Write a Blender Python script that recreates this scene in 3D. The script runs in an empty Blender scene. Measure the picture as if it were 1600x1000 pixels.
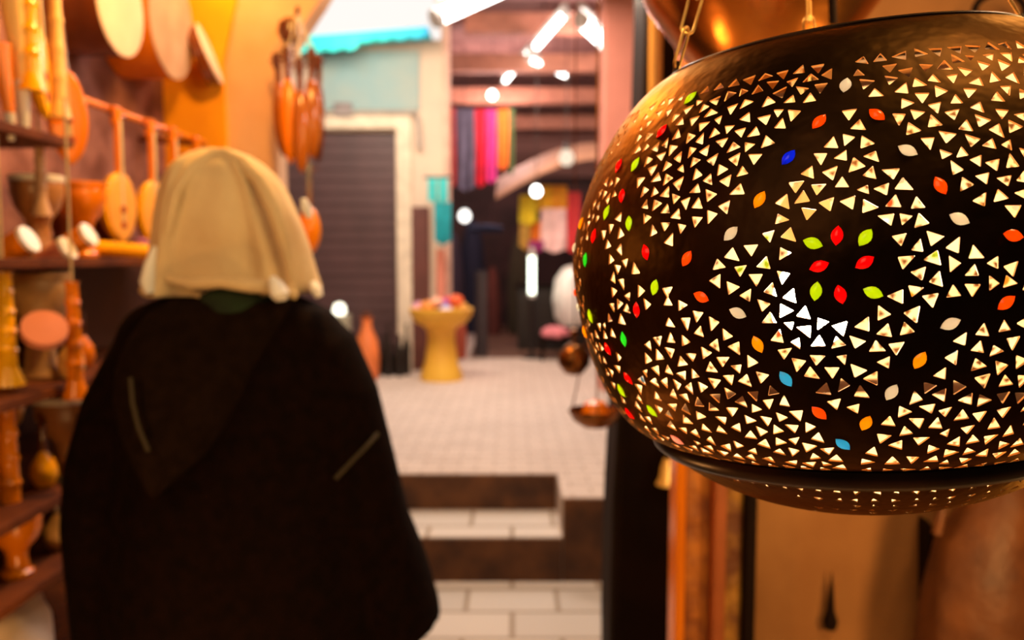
import bpy, bmesh, math, random
from math import sin, cos, pi, radians, sqrt, atan2, hypot
from mathutils import Vector, Matrix, Quaternion, geometry, noise
S = bpy.context.scene
COL = S.collection
random.seed(11)

# ------------------------------------------------------------------ camera, world, exposure, lights
F = 1300.0
EYE = 1.6
PIT = math.atan(100 / F)
cd = bpy.data.cameras.new('camera')
cam = bpy.data.objects.new('camera', cd)
COL.objects.link(cam)
cam.location = (0, 0, EYE)
cam.rotation_euler = (pi / 2 - PIT, 0, 0)
cd.sensor_width = 36
cd.lens = 36 * F / 1600
cd.clip_start = 0.02
cd.dof.use_dof = True
cd.dof.focus_distance = 0.44
cd.dof.aperture_fstop = 6.0
S.camera = cam
S.view_settings.view_transform = 'Standard'
S.view_settings.look = 'None'
S.view_settings.gamma = 1
S.view_settings.exposure = 0.0
S.view_settings.use_curve_mapping = False
w = bpy.data.worlds.new('world')
S.world = w
w.use_nodes = True
w.node_tree.nodes['Background'].inputs[0].default_value = (0.9, 0.62, 0.42, 1)
w.node_tree.nodes['Background'].inputs[1].default_value = 0.045
S.cycles.max_bounces = 8
S.cycles.transparent_max_bounces = 12
S.cycles.sample_clamp_indirect = 6


def light(kind, loc, energy, color, size=0.1, target=None, sy=None):
    d = bpy.data.lights.new('light', kind)
    d.energy = energy
    d.color = color
    if kind == 'AREA':
        d.size = size
        if sy:
            d.shape = 'RECTANGLE'
            d.size_y = sy
    else:
        d.shadow_soft_size = size
    o = bpy.data.objects.new('light', d)
    COL.objects.link(o)
    o.location = loc
    if target is not None:
        o.rotation_euler = (Vector(target) - Vector(loc)).to_track_quat('-Z', 'Y').to_euler()
    return o


# warm bulbs of the instrument shop (left)
light('POINT', (-0.50, 2.1, 2.75), 100, (1, .49, .11), .08)
light('POINT', (-0.98, .85, 1.75), 8, (1, .50, .13), .06)
light('POINT', (-0.62, 1.05, .75), 9, (1, .50, .15), .06)
light('POINT', (-1.10, 3.2, 2.95), 20, (1, .50, .10), .06)
# light falling on the lane near the steps and behind the man
light('AREA', (0.1, 3.6, 3.3), 56, (1, .81, .68), 1.0, (0.1, 4.2, 0))
light('AREA', (-.2, 6.2, 3.7), 92, (1, .84, .74), 1.6, (-.2, 6.4, 0))
light('AREA', (-1.3, 6.6, 3.6), 70, (1, .82, .64), .8, (-1.5, 8.6, 2.4))
# covered market beyond
light('POINT', (.9, 8.7, 3.6), 95, (1, .74, .68), .2)
light('POINT', (-.2, 11.1, 3.3), 110, (1, .72, .66), .2)
light('AREA', (0.6, 9.0, 3.4), 26, (1, .80, .60), .5, (.4, 10.4, 2.0))
# camera-side lights added out of view: hood, lamp shell, copper lantern, right hand wall
light('AREA', (-.9, -.5, 2.5), 9, (1, .66, .36), 1.3, (-.5, 1.7, 1.5))
light('POINT', (.95, .95, 1.10), 17, (1, .55, .18), .06)
light('AREA', (.52, .42, 2.30), 8.0, (1, .66, .26), .30, (.34, 1.05, 1.95))
light('AREA', (.90, .80, 2.05), 8.0, (1, .55, .18), .30, (.34, 1.05, 1.95))
light('POINT', (.9, 1.2, 2.35), 3.5, (1, .62, .34), .06)
light('POINT', (.35, 2.5, 2.4), 14, (1, .78, .55), .06)
light('POINT', (-.05, 1.2, 2.3), 3.2, (1, .74, .40), .12)


def W(px, py, Y):
    x = (px - 800) / F
    z = (500 - py) / F
    y = cos(PIT) + z * sin(PIT)
    zz = -sin(PIT) + z * cos(PIT)
    t = Y / y
    return Vector((x * t, Y, EYE + zz * t))


def WZ(px, py, z0):
    a = W(px, py, 1.0) - Vector((0, 0, EYE))
    t = (z0 - EYE) / a.z
    return Vector((a.x * t, a.y * t, z0))


# ------------------------------------------------------------------ materials
def mat(name, col, rough=.6, metal=0, col2=None, scale=8, bump=0, bscale=None, emit=None, estr=1, spec=.5, stretch=None, detail=4):
    m = bpy.data.materials.new(name)
    m.use_nodes = True
    nt = m.node_tree
    b = nt.nodes['Principled BSDF']
    b.inputs['Base Color'].default_value = (*col, 1)
    b.inputs['Roughness'].default_value = rough
    b.inputs['Metallic'].default_value = metal
    b.inputs['Specular IOR Level'].default_value = spec
    tc = nt.nodes.new('ShaderNodeTexCoord')
    mp = nt.nodes.new('ShaderNodeMapping')
    nt.links.new(tc.outputs['Object'], mp.inputs[0])
    if stretch:
        mp.inputs['Scale'].default_value = stretch
    n = nt.nodes.new('ShaderNodeTexNoise')
    n.inputs['Scale'].default_value = scale
    n.inputs['Detail'].default_value = detail
    nt.links.new(mp.outputs[0], n.inputs['Vector'])
    c2 = col2 or tuple(c * .75 for c in col)
    r = nt.nodes.new('ShaderNodeValToRGB')
    r.color_ramp.elements[0].position = .35
    r.color_ramp.elements[1].position = .65
    r.color_ramp.elements[0].color = (*c2, 1)
    r.color_ramp.elements[1].color = (*col, 1)
    nt.links.new(n.outputs[0], r.inputs[0])
    nt.links.new(r.outputs[0], b.inputs['Base Color'])
    if bump:
        n2 = nt.nodes.new('ShaderNodeTexNoise')
        n2.inputs['Scale'].default_value = bscale or scale * 3
        nt.links.new(mp.outputs[0], n2.inputs['Vector'])
        bp = nt.nodes.new('ShaderNodeBump')
        bp.inputs['Strength'].default_value = bump
        bp.inputs['Distance'].default_value = .01
        nt.links.new(n2.outputs[0], bp.inputs['Height'])
        nt.links.new(bp.outputs[0], b.inputs['Normal'])
    if emit:
        b.inputs['Emission Color'].default_value = (*emit, 1)
        b.inputs['Emission Strength'].default_value = estr
    return m


def brick(name, c1, c2, mortar, scale, w=.5, h=.25, ms=.02, rough=.8, rot=None, off=.5):
    m = mat(name, c1, rough)
    nt = m.node_tree
    b = nt.nodes['Principled BSDF']
    br = nt.nodes.new('ShaderNodeTexBrick')
    br.offset = off
    br.inputs['Color1'].default_value = (*c1, 1)
    br.inputs['Color2'].default_value = (*c2, 1)
    br.inputs['Mortar'].default_value = (*mortar, 1)
    br.inputs['Scale'].default_value = scale
    br.inputs['Brick Width'].default_value = w
    br.inputs['Row Height'].default_value = h
    br.inputs['Mortar Size'].default_value = ms
    br.inputs['Mortar Smooth'].default_value = .3
    mp = [n for n in nt.nodes if n.type == 'MAPPING'][0]
    if rot:
        mp.inputs['Rotation'].default_value = rot
    nt.links.new(mp.outputs[0], br.inputs['Vector'])
    nt.links.new(br.outputs[0], b.inputs['Base Color'])
    bp = nt.nodes.new('ShaderNodeBump')
    bp.inputs['Strength'].default_value = .5
    bp.inputs['Distance'].default_value = -.01
    nt.links.new(br.outputs[1], bp.inputs['Height'])
    nt.links.new(bp.outputs[0], b.inputs['Normal'])
    return m


def glass(name, col, t=.85):
    m = bpy.data.materials.new(name)
    m.use_nodes = True
    nt = m.node_tree
    nt.nodes.remove(nt.nodes['Principled BSDF'])
    out = nt.nodes['Material Output']
    tr = nt.nodes.new('ShaderNodeBsdfTranslucent')
    tr.inputs[0].default_value = (*col, 1)
    gl = nt.nodes.new('ShaderNodeBsdfGlossy')
    gl.inputs['Roughness'].default_value = .1
    mx = nt.nodes.new('ShaderNodeMixShader')
    mx.inputs[0].default_value = .05
    nt.links.new(tr.outputs[0], mx.inputs[1])
    nt.links.new(gl.outputs[0], mx.inputs[2])
    nt.links.new(mx.outputs[0], out.inputs[0])
    return m


def glow(name, col, s):
    m = bpy.data.materials.new(name)
    m.use_nodes = True
    nt = m.node_tree
    nt.nodes.remove(nt.nodes['Principled BSDF'])
    e = nt.nodes.new('ShaderNodeEmission')
    e.inputs[0].default_value = (*col, 1)
    e.inputs[1].default_value = s
    nt.links.new(e.outputs[0], nt.nodes['Material Output'].inputs[0])
    return m


# ------------------------------------------------------------------ mesh helpers
class MB:
    def __init__(s):
        s.v = []
        s.f = []
        s.m = []

    def add(s, vs, fs, mi=0):
        o = len(s.v)
        s.v += [tuple(p) for p in vs]
        s.f += [tuple(i + o for i in f) for f in fs]
        s.m += [mi] * len(fs)
        return s

    def box(s, x0, x1, y0, y1, z0, z1, mi=0):
        return s.add([(x, y, z) for x in (x0, x1) for y in (y0, y1) for z in (z0, z1)],
                     [(0, 1, 3, 2), (4, 6, 7, 5), (0, 4, 5, 1), (2, 3, 7, 6), (0, 2, 6, 4), (1, 5, 7, 3)], mi)

    def lathe(s, prof, n=32, c=(0, 0, 0), axis=None, sx=1, sy=1, mi=0, ribs=0, ra=0):
        q = Vector((0, 0, 1)).rotation_difference(Vector(axis)) if axis is not None else Quaternion()
        vs = []
        for r, z in prof:
            for k in range(n):
                a = 2 * pi * k / n
                rr = r * (1 + (ra * cos(ribs * a) if ribs else 0))
                vs.append(Vector(c) + q @ Vector((rr * cos(a) * sx, rr * sin(a) * sy, z)))
        fs = []
        for i in range(len(prof) - 1):
            for k in range(n):
                k2 = (k + 1) % n
                fs.append((i * n + k, i * n + k2, (i + 1) * n + k2, (i + 1) * n + k))
        if hypot(prof[0][0] - prof[-1][0], prof[0][1] - prof[-1][1]) < .006 and len(prof) > 3:
            return s.add(vs, fs + [((len(prof) - 1) * n + k, (len(prof) - 1) * n + (k + 1) % n, (k + 1) % n, k) for k in range(n)], mi)
        if prof[0][0] > 1e-5:
            fs.append(tuple(range(n))[::-1])
        if prof[-1][0] > 1e-5:
            fs.append(tuple((len(prof) - 1) * n + k for k in range(n)))
        return s.add(vs, fs, mi)

    def tube(s, pts, rad, n=10, closed=False, mi=0, flat=1.0):
        pts = [Vector(p) for p in pts]
        N = len(pts)
        rs = rad if isinstance(rad, (list, tuple)) else [rad] * N
        vs = []
        up = Vector((0, 0, 1))
        prev = None
        for i, p in enumerate(pts):
            if closed:
                d = pts[(i + 1) % N] - pts[i - 1]
            else:
                d = pts[min(i + 1, N - 1)] - pts[max(i - 1, 0)]
            d.normalize()
            if prev is None:
                ref = up if abs(d.dot(up)) < .9 else Vector((1, 0, 0))
                e1 = d.cross(ref).normalized()
            else:
                e1 = (prev - d * prev.dot(d)).normalized()
            prev = e1
            e2 = d.cross(e1)
            for k in range(n):
                a = 2 * pi * k / n
                vs.append(p + (e1 * cos(a) + e2 * sin(a) * flat) * rs[i])
        fs = []
        for i in range(N if closed else N - 1):
            j = (i + 1) % N
            for k in range(n):
                k2 = (k + 1) % n
                fs.append((i * n + k, i * n + k2, j * n + k2, j * n + k))
        if not closed:
            fs.append(tuple(range(n))[::-1])
            fs.append(tuple((N - 1) * n + k for k in range(n)))
        return s.add(vs, fs, mi)

    def loft(s, rings, mi=0, cap=True):
        n = len(rings[0])
        vs = [p for r in rings for p in r]
        fs = []
        for i in range(len(rings) - 1):
            for k in range(n):
                k2 = (k + 1) % n
                fs.append((i * n + k, i * n + k2, (i + 1) * n + k2, (i + 1) * n + k))
        if cap:
            fs.append(tuple(range(n))[::-1])
            fs.append(tuple((len(rings) - 1) * n + k for k in range(n)))
        return s.add(vs, fs, mi)

    def prism(s, outline, y0, y1, mi=0):
        n = len(outline)
        vs = [(x, y0, z) for x, z in outline] + [(x, y1, z) for x, z in outline]
        fs = [tuple(range(n)), tuple(range(n, 2 * n))[::-1]]
        for k in range(n):
            k2 = (k + 1) % n
            fs.append((k, k + n, k2 + n, k2))
        return s.add(vs, fs, mi)

    def build(s, name, m, parent=None, smooth=True, bevel=0, fix=True, loc=None, rot=None):
        me = bpy.data.meshes.new(name)
        me.from_pydata(s.v, [], s.f)
        ms = m if isinstance(m, (list, tuple)) else [m]
        for x in ms:
            me.materials.append(x)
        me.polygons.foreach_set('material_index', s.m)
        if fix:
            bm = bmesh.new()
            bm.from_mesh(me)
            bmesh.ops.recalc_face_normals(bm, faces=bm.faces)
            bm.to_mesh(me)
            bm.free()
        if smooth:
            me.polygons.foreach_set('use_smooth', [True] * len(me.polygons))
            me.set_sharp_from_angle(angle=radians(40))
        o = bpy.data.objects.new(name, me)
        COL.objects.link(o)
        if parent is not None:
            o.parent = parent
        if loc is not None:
            o.location = loc
        if rot is not None:
            o.rotation_euler = rot
        if bevel:
            b = o.modifiers.new('bevel', 'BEVEL')
            b.width = bevel
            b.segments = 2
            b.limit_method = 'ANGLE'
        return o


def tag(o, label, cat, group=None):
    o['label'] = label
    o['category'] = cat
    if group:
        o['group'] = group
    return o


def thing(name, label, cat, loc=(0, 0, 0), rot=(0, 0, 0), group=None):
    o = bpy.data.objects.new(name, None)
    o.empty_display_size = .05
    COL.objects.link(o)
    o.location = loc
    o.rotation_euler = rot
    return tag(o, label, cat, group)


def struct(o):
    o['kind'] = 'structure'
    return o


def copy_tree(o, parent=None):
    c = o.copy()
    COL.objects.link(c)
    if parent is not None:
        c.parent = parent
    for ch in list(o.children):
        copy_tree(ch, c)
    return c


def place(o, loc, rot, label, group=None, scale=None):
    o.location = loc
    o.rotation_euler = rot
    o['label'] = label
    if group:
        o['group'] = group
    if scale:
        o.scale = (scale,) * 3 if isinstance(scale, (int, float)) else scale
    return o


# ------------------------------------------------------------------ palette
M_pave = brick('pale_pavers', (.62, .50, .42), (.54, .43, .36), (.40, .30, .24), 1, .20, .11, .008)
M_slab = brick('pale_slabs', (.60, .53, .46), (.52, .46, .40), (.30, .22, .15), 1, .42, .26, .012)
M_riser = mat('brown_riser_stone', (.12, .045, .012), .8, col2=(.04, .013, .004), scale=5, bump=.5)
M_plaster = mat('cream_plaster', (.66, .52, .38), .9, col2=(.55, .42, .32), scale=1.5, bump=.2)
M_bluewash = mat('blue_washed_plaster', (.34, .37, .32), .9, col2=(.20, .34, .36), scale=1.2)
M_shutter = mat('dark_brown_shutter', (.075, .030, .030), .55, col2=(.055, .022, .022), scale=3)
M_mauve = mat('mauve_stained_wall', (.34, .15, .13), .9, col2=(.13, .04, .03), scale=7, bump=.3)
M_orange_lit = mat('orange_lit_plaster', (.88, .37, .0), .9, col2=(.72, .26, .0), scale=3, bump=.2)  # orange light of the shop bulbs painted into the plaster colour
M_peach = mat('peach_plaster', (.62, .36, .20), .9, col2=(.52, .28, .14), scale=3, bump=.2)
M_tan = mat('tan_wall', (.36, .16, .05), .85, col2=(.27, .11, .03), scale=5, bump=.15)
M_dark = mat('dark_wood', (.012, .004, .002), .7, col2=(.006, .002, .001), scale=6, spec=.1)
M_roof = mat('reddish_roof_boards', (.32, .15, .13), .8, col2=(.20, .09, .08), scale=3)
M_beam = mat('salmon_beam', (.42, .17, .11), .8)
M_salmon = mat('salmon_plaster', (.66, .23, .15), .85, col2=(.58, .20, .13), scale=3)
M_orange = mat('orange_varnished_wood', (.80, .22, .0), .25, col2=(.55, .13, .0), scale=6, stretch=(1, 1, .2))
M_yellow = mat('yellow_varnished_wood', (.95, .47, .0), .25, col2=(.85, .36, .0), scale=6, stretch=(1, 1, .2))
M_brown = mat('brown_varnished_wood', (.16, .035, .004), .22, col2=(.06, .012, .002), scale=6, stretch=(1, 1, .2))
M_palew = mat('pale_wood', (.78, .48, .16), .45, col2=(.68, .38, .11), scale=6, stretch=(1, 1, .2))
M_skin_drum = mat('goatskin', (.80, .60, .44), .6, col2=(.70, .50, .36), scale=6)
M_tanskin = mat('tan_goatskin', (.52, .32, .20), .6, col2=(.42, .24, .14), scale=9)
M_rose = mat('red_painted_rosette', (.35, .05, .01), .5)
M_black = mat('black_lacquer', (.012, .008, .007), .35)
M_string = mat('pale_string', (.6, .45, .25), .6)
M_clay = mat('glazed_clay', (.42, .20, .07), .3, col2=(.30, .12, .04), scale=8)
M_greyclay = mat('grey_brown_clay', (.30, .17, .08), .45, col2=(.40, .23, .08), scale=5)
M_white = mat('white_enamel', (.85, .80, .74), .3)
M_cloth = mat('pale_cloth', (.72, .55, .42), .9, col2=(.6, .42, .3), scale=6, bump=.4)

# ------------------------------------------------------------------ THE PIERCED LAMP
LV = dict(X=0.2394, Z=0.0078, R=0.1959, lx=-0.0925, ly=-0.0043, zt=0.1289, rt=0.1143, zl=0.1244, rl=0.1451,
          p1=1.5619, q1=1.4849, p2=1.95, q2=1.9973, zb=0.0611, pb=1.5267)
LA = Vector((LV['lx'], LV['ly'], 1)).normalized()
LE1 = Vector((0, 1, 0)).cross(LA).normalized()
LE2 = LA.cross(LE1)
LC = Vector((LV['X'], .6, EYE + LV['Z']))
ZT, ZL = LV['zt'], LV['zl']


def lrad(z):
    if z >= 0:
        t = min(z / ZT, 1)
        return LV['rt'] + (LV['R'] - LV['rt']) * (1 - t ** LV['p1']) ** (1 / LV['q1'])
    t = min(-z / ZL, 1)
    return LV['rl'] + (LV['R'] - LV['rl']) * (1 - t ** LV['p2']) ** (1 / LV['q2'])


NTAB = 600
zt_tab = [-ZL + (ZL + ZT) * (0.5 - 0.5 * cos(pi * i / NTAB)) for i in range(NTAB + 1)]
s_tab = [0.0]
for i in range(NTAB):
    s_tab.append(s_tab[-1] + hypot(zt_tab[i + 1] - zt_tab[i], lrad(zt_tab[i + 1]) - lrad(zt_tab[i])))


def interp(x, xs, ys):
    import bisect
    if x <= xs[0]:
        return ys[0]
    if x >= xs[-1]:
        return ys[-1]
    i = bisect.bisect_right(xs, x) - 1
    t = (x - xs[i]) / (xs[i + 1] - xs[i])
    return ys[i] + t * (ys[i + 1] - ys[i])


def z2s(z):
    return interp(z, zt_tab, s_tab)


def s2z(s):
    return interp(s, s_tab, zt_tab)


SMAX = s_tab[-1]
RM = 0.18


def lpt(u, s, off=0.0):
    """unrolled shell coordinates -> lamp-local point; off pushes inwards"""
    th = u / RM
    z = s2z(s)
    e = 0.0008
    za, zb_ = s2z(max(s - e, 0)), s2z(min(s + e, SMAX))
    dr, dz = lrad(zb_) - lrad(za), zb_ - za
    L = hypot(dr, dz) or 1
    nr, nz = dz / L, -dr / L
    r = lrad(z) - nr * off
    z = z - nz * off
    return Vector((r * sin(th), -r * cos(th), z))


def unp(px, py):
    """where a sight line meets the shell -> (theta, z)"""
    d = (W(px, py, 1) - Vector((0, 0, EYE)))
    t = .25
    while t < .85:
        P = d * t + Vector((0, 0, EYE)) - LC
        z = P.dot(LA)
        a, b = P.dot(LE1), P.dot(LE2)
        if -ZL < z < ZT and hypot(a, b) < lrad(z):
            return (atan2(a, -b), z)
        t += .0004
    return None


lamp = bpy.data.objects.new('pierced_lamp', None)
COL.objects.link(lamp)
lamp.matrix_world = Matrix.Translation(LC) @ Matrix((LE1, LE2, LA)).transposed().to_4x4()
tag(lamp, 'large dark pierced metal lamp with coloured glass jewels hanging on chains in front', 'lamp')

M_shell = mat('blackened_brass', (.032, .013, .005), .40, metal=.85, col2=(.017, .007, .003), scale=30, bump=.12, bscale=60)
M_shell.node_tree.nodes['Principled BSDF'].inputs['Specular Tint'].default_value = (1, .60, .22, 1)
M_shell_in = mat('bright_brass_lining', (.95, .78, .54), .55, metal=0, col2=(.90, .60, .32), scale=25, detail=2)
M_edge = mat('cut_brass_edge', (.45, .22, .06), .4, metal=.7)
M_rim = mat('dark_bronze_rim', (.045, .018, .008), .30, metal=.8, col2=(.02, .008, .004), scale=20)

PER = 2 * pi / 7
TH0 = radians(-22.4)
THW = radians(-49.0)


def cellpoly(pts, base):
    out = []
    for p in pts:
        q = unp(*p)
        if q:
            out.append((q[0] - base, q[1]))
    return out


star = cellpoly([(1329, 176), (1350, 212), (1358, 240), (1385, 262), (1412, 290), (1432, 318), (1442, 358), (1470, 378), (1505, 388), (1545, 405), (1588, 424),
                 (1540, 446), (1500, 455), (1466, 462), (1436, 474), (1416, 515), (1397, 550), (1368, 583), (1346, 614), (1325, 660), (1298, 624), (1276, 590),
                 (1226, 552), (1208, 508), (1188, 468), (1160, 458), (1134, 446), (1104, 432), (1135, 402), (1165, 393), (1195, 376), (1219, 352), (1220, 325),
                 (1244, 290), (1278, 255), (1298, 226), (1318, 205)], TH0)
Bright = cellpoly([(1047, 376), (1064, 356), (1088, 345), (1118, 334), (1140, 316), (1158, 290), (1160, 268), (1184, 238), (1206, 215), (1220, 196), (1246, 172), (1270, 150), (1292, 124)], THW)
Cleft = cellpoly([(1352, 118), (1368, 140), (1390, 158), (1418, 190), (1450, 214), (1484, 240), (1508, 270), (1524, 304), (1562, 318)], radians(3.2))
Lright = cellpoly([(1043, 472), (1065, 478), (1098, 496), (1130, 516), (1150, 545), (1174, 566), (1196, 598), (1220, 622), (1246, 650), (1274, 680), (1298, 708), (1308, 722)], THW)
Dleft = cellpoly([(1360, 722), (1374, 700), (1386, 684), (1396, 662), (1420, 642), (1450, 610), (1480, 584), (1500, 555), (1512, 530), (1532, 518), (1578, 510)], radians(3.2))
ZTOP, ZBOT = .1015, -.1212
topf = Bright + [(Bright[-1][0] + .02, ZTOP), (Cleft[0][0] - .02, ZTOP)] + Cleft
botf = Lright + [(Lright[-1][0] + .01, ZBOT), (Dleft[0][0] - .01, ZBOT)] + Dleft


def inside(p, poly):
    x, y = p
    c = False
    n = len(poly)
    for i in range(n):
        x1, y1 = poly[i]
        x2, y2 = poly[i - 1]
        if (y1 > y) != (y2 > y) and x < (x2 - x1) * (y - y1) / (y2 - y1) + x1:
            c = not c
    return c


def tri_field(poly, L, wall, excl=None, rnd=random):
    """triangular cut-outs packed in a field, in (u,s) metres; the sheet between them keeps an even width"""
    seeds = []

    def near(p, f=.72):
        for q in seeds:
            k = lrad(s2z(p[1])) / RM
            if hypot((p[0] - q[0]) * k, p[1] - q[1]) < L * f:
                return True
        return False
    loops = [poly] + ([excl] if excl else [])
    for lp in loops:
        n = len(lp)
        acc = 0
        for i in range(n):
            a, b = Vector(lp[i]), Vector(lp[(i + 1) % n])
            d = (b - a).length
            m = max(1, int(d / (L * .3)))
            for j in range(m):
                p = a + (b - a) * (j / m)
                if not near(p, .92):
                    seeds.append((p.x, p.y))
    xs = [p[0] for p in poly]
    ys = [p[1] for p in poly]
    for _ in range(5000):
        p = (rnd.uniform(min(xs), max(xs)), rnd.uniform(min(ys), max(ys)))
        if inside(p, poly) and not (excl and inside(p, excl)) and not near(p, .80):
            seeds.append(p)
    # even the spacing out a little
    pts = [Vector(p) for p in seeds]
    base = L * .98
    for _ in range(14):
        cellm = {}
        for i_, p in enumerate(pts):
            cellm.setdefault((int(p.x // L), int(p.y // L)), []).append(i_)
        mv = []
        for i_, p in enumerate(pts):
            a_, b_ = int(p.x // L), int(p.y // L)
            d = Vector((0, 0))
            for da in (-1, 0, 1):
                for db in (-1, 0, 1):
                    for q_ in cellm.get((a_ + da, b_ + db), ()):
                        if q_ != i_:
                            w_ = p - pts[q_]
                            l = w_.length or 1e-6
                            if l < base:
                                d += w_ / l * (base - l) * .3
            mv.append(d)
        for i_, d in enumerate(mv):
            q_ = pts[i_] + d
            if inside(q_, poly) and not (excl and inside(q_, excl)):
                pts[i_] = q_
    out = []
    grid = {}

    def gap(A, B):
        m_ = 9
        for X_, Y_ in ((A, B), (B, A)):
            for p in X_:
                for k_ in range(3):
                    a_, b_ = Y_[k_], Y_[k_ - 1]
                    ab = b_ - a_
                    t_ = max(0, min(1, (p - a_).dot(ab) / ab.length_squared))
                    m_ = min(m_, (a_ + ab * t_ - p).length)
        return m_
    order = sorted(range(len(pts)), key=lambda i_: (round(pts[i_].x / (L * 2)), pts[i_].y))
    for i_ in order:
        c = pts[i_]
        kx = RM / lrad(s2z(c.y))
        a_, b_ = int(c.x // L), int(c.y // L)
        nb_ = [T for da in (-2, -1, 0, 1, 2) for db in (-2, -1, 0, 1, 2) for (q_, T) in grid.get((a_ + da, b_ + db), ()) if (q_ - c).length < L * 1.7]
        best = None
        ph0 = rnd.uniform(0, 2.1)
        sh_ = [rnd.uniform(.80, 1.16) for _ in range(3)]
        jt = [rnd.uniform(-.22, .22) for _ in range(3)]
        for sc in (.49, .44, .38):
            for o_ in range(9):
                ph = ph0 + o_ * 2 * pi / 27
                T = [c + Vector((cos(ph + 2 * pi * k_ / 3 + jt[k_]) * kx, sin(ph + 2 * pi * k_ / 3 + jt[k_]))) * L * sc * sh_[k_] for k_ in range(3)]
                m_ = min([gap(T, U) for U in nb_], default=.003)
                if best is None or m_ > best[0]:
                    best = (m_, T)
            if best[0] > wall:
                break
        if best[0] < .0008:
            continue
        T = best[1]
        grid.setdefault((a_, b_), []).append((c, T))
        P = []
        for k_ in range(3):
            P.append(T[k_] + (T[k_ - 1] - T[k_]) * .06)
            P.append(T[k_] + (T[(k_ + 1) % 3] - T[k_]) * .06)
        out.append(P)
    return out


holes = []      # polygons in (u,s)
random.seed(5)
med = [(TH0 + radians(8.6) * cos(a), -.005 + .0325 * sin(a)) for a in [2 * pi * k / 18 for k in range(18)]]
CELLS = range(-3, 4)


def us(p):
    return (p[0] * RM, z2s(p[1]))


LL = .0093
UMIN = (TH0 - 3.5 * PER) * RM
UMAX = (TH0 + 3.5 * PER) * RM
for k in CELLS:
    sh = k * PER
    holes += tri_field([us((p[0] + TH0 + sh, p[1])) for p in star], LL, .0020,
                       [us((p[0] + sh, p[1])) for p in med])
    for fld in (topf, botf):
        T = tri_field([us((p[0] + THW + sh, p[1])) for p in fld], LL, .0020)
        for P in T:
            cx = sum(p.x for p in P) / 6
            d = 0
            if cx < UMIN + .004:
                d = UMAX - UMIN
            if min(p.x for p in P) + d < UMIN + .002 or max(p.x for p in P) + d > UMAX - .002:
                continue
            holes.append([Vector((p.x + d, p.y)) for p in P])

RED, LIM, ORA, WHI, YEL, BLU, SKY, PNK, GRN = 'red', 'lime', 'orange', 'white', 'yellow', 'blue', 'sky', 'pink', 'green'
GL = {RED: glass('red_glass', (.85, .02, .04)), LIM: glass('lime_glass', (.62, .95, .05)), ORA: glass('orange_glass', (1, .28, .02)),
      WHI: glass('milky_glass', (.80, .91, 1)), YEL: glass('yellow_glass', (1, .62, .02)), BLU: glass('blue_glass', (.03, .10, 1)),
      SKY: glass('sky_blue_glass', (.12, .55, 1)), PNK: glass('pink_glass', (1, .62, .66)), GRN: glass('green_glass', (.1, .75, .15))}
JW = [(1079, 153, LIM, 55), (1034, 205, RED, 60), (967, 259, RED, 85), (993, 257, LIM, 68), (1232, 246, BLU, 50), (1321, 133, WHI, 75), (1280, 190, ORA, 50), (1370, 179, ORA, -50),
      (1418, 235, WHI, -35), (1469, 290, ORA, -70), (972, 306, RED, -75), (948, 332, LIM, 75), (983, 349, LIM, -75), (928, 369, RED, 80), (1009, 394, RED, -70), (915, 406, GRN, 88),
      (1073, 404, ORA, 55), (1023, 449, LIM, 65), (1096, 464, ORA, -25), (995, 484, RED, 80), (1142, 365, WHI, 42), (1187, 312, YEL, 60), (1153, 489, WHI, -25),
      (1184, 538, YEL, -70), (923, 494, LIM, -75), (975, 530, GRN, 88), (950, 545, RED, -62), (1499, 342, WHI, -30), (1583, 368, ORA, -15), (1572, 473, ORA, 35), (1485, 506, WHI, 20),
      (1437, 563, YEL, 60), (982, 591, RED, -50), (971, 610, LIM, -70), (1019, 642, LIM, -55), (984, 646, RED, -60), (1058, 687, PNK, -45), (1228, 592, SKY, -60),
      (1280, 645, ORA, -50), (1353, 661, YEL, 65), (1393, 613, WHI, 60), (1317, 694, SKY, -50),
      (1270, 380, LIM, -22), (1308, 368, RED, 80), (1352, 371, LIM, 52), (1280, 416, RED, 15), (1351, 410, RED, 28), (1275, 455, LIM, 78), (1313, 460, RED, -80), (1364, 457, LIM, -25)]
jewels = []
for x, y, c, a in JW:
    q = unp(x, y)
    if q:
        jewels.append((q[0] * RM, z2s(q[1]), c, radians(a), True))
vis = list(jewels)
cell0 = [j for j in vis if abs(j[0] / RM - TH0) < PER * .5]
for k in CELLS:
    if k == 0:
        continue
    for u, s, c, a, _ in cell0:
        nu = u + k * PER * RM
        if k == -1 and nu > radians(-84) * RM:
            continue
        if all(hypot(nu - q[0], s - q[1]) > .014 for q in jewels) and UMIN + .006 < nu < UMAX - .006:
            jewels.append((nu, s, c, a, False))


def eye(u, s, a, L, Wd, n=6):
    k = RM / lrad(s2z(s))
    P = []
    for sgn in (1, -1):
        for i in range(n):
            t = -1 + 2 * i / n
            x = t * L / 2 * sgn
            y = (1 - t * t) * Wd / 2 * sgn
            P.append(Vector((u + (x * cos(a) - y * sin(a)) * k, s + x * sin(a) + y * cos(a))))
    return P


JL, JWd = .0098, .0056
jh = [eye(u, s, a, JL, JWd) for u, s, c, a, _ in jewels]
# triangles that would run into a jewel are left uncut
keep = []
for P in holes:
    c = sum(P, Vector((0, 0))) / 6
    if all(hypot(c.x - j[0], c.y - j[1]) > .0088 for j in jewels):
        keep.append(P)
holes = keep


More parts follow.
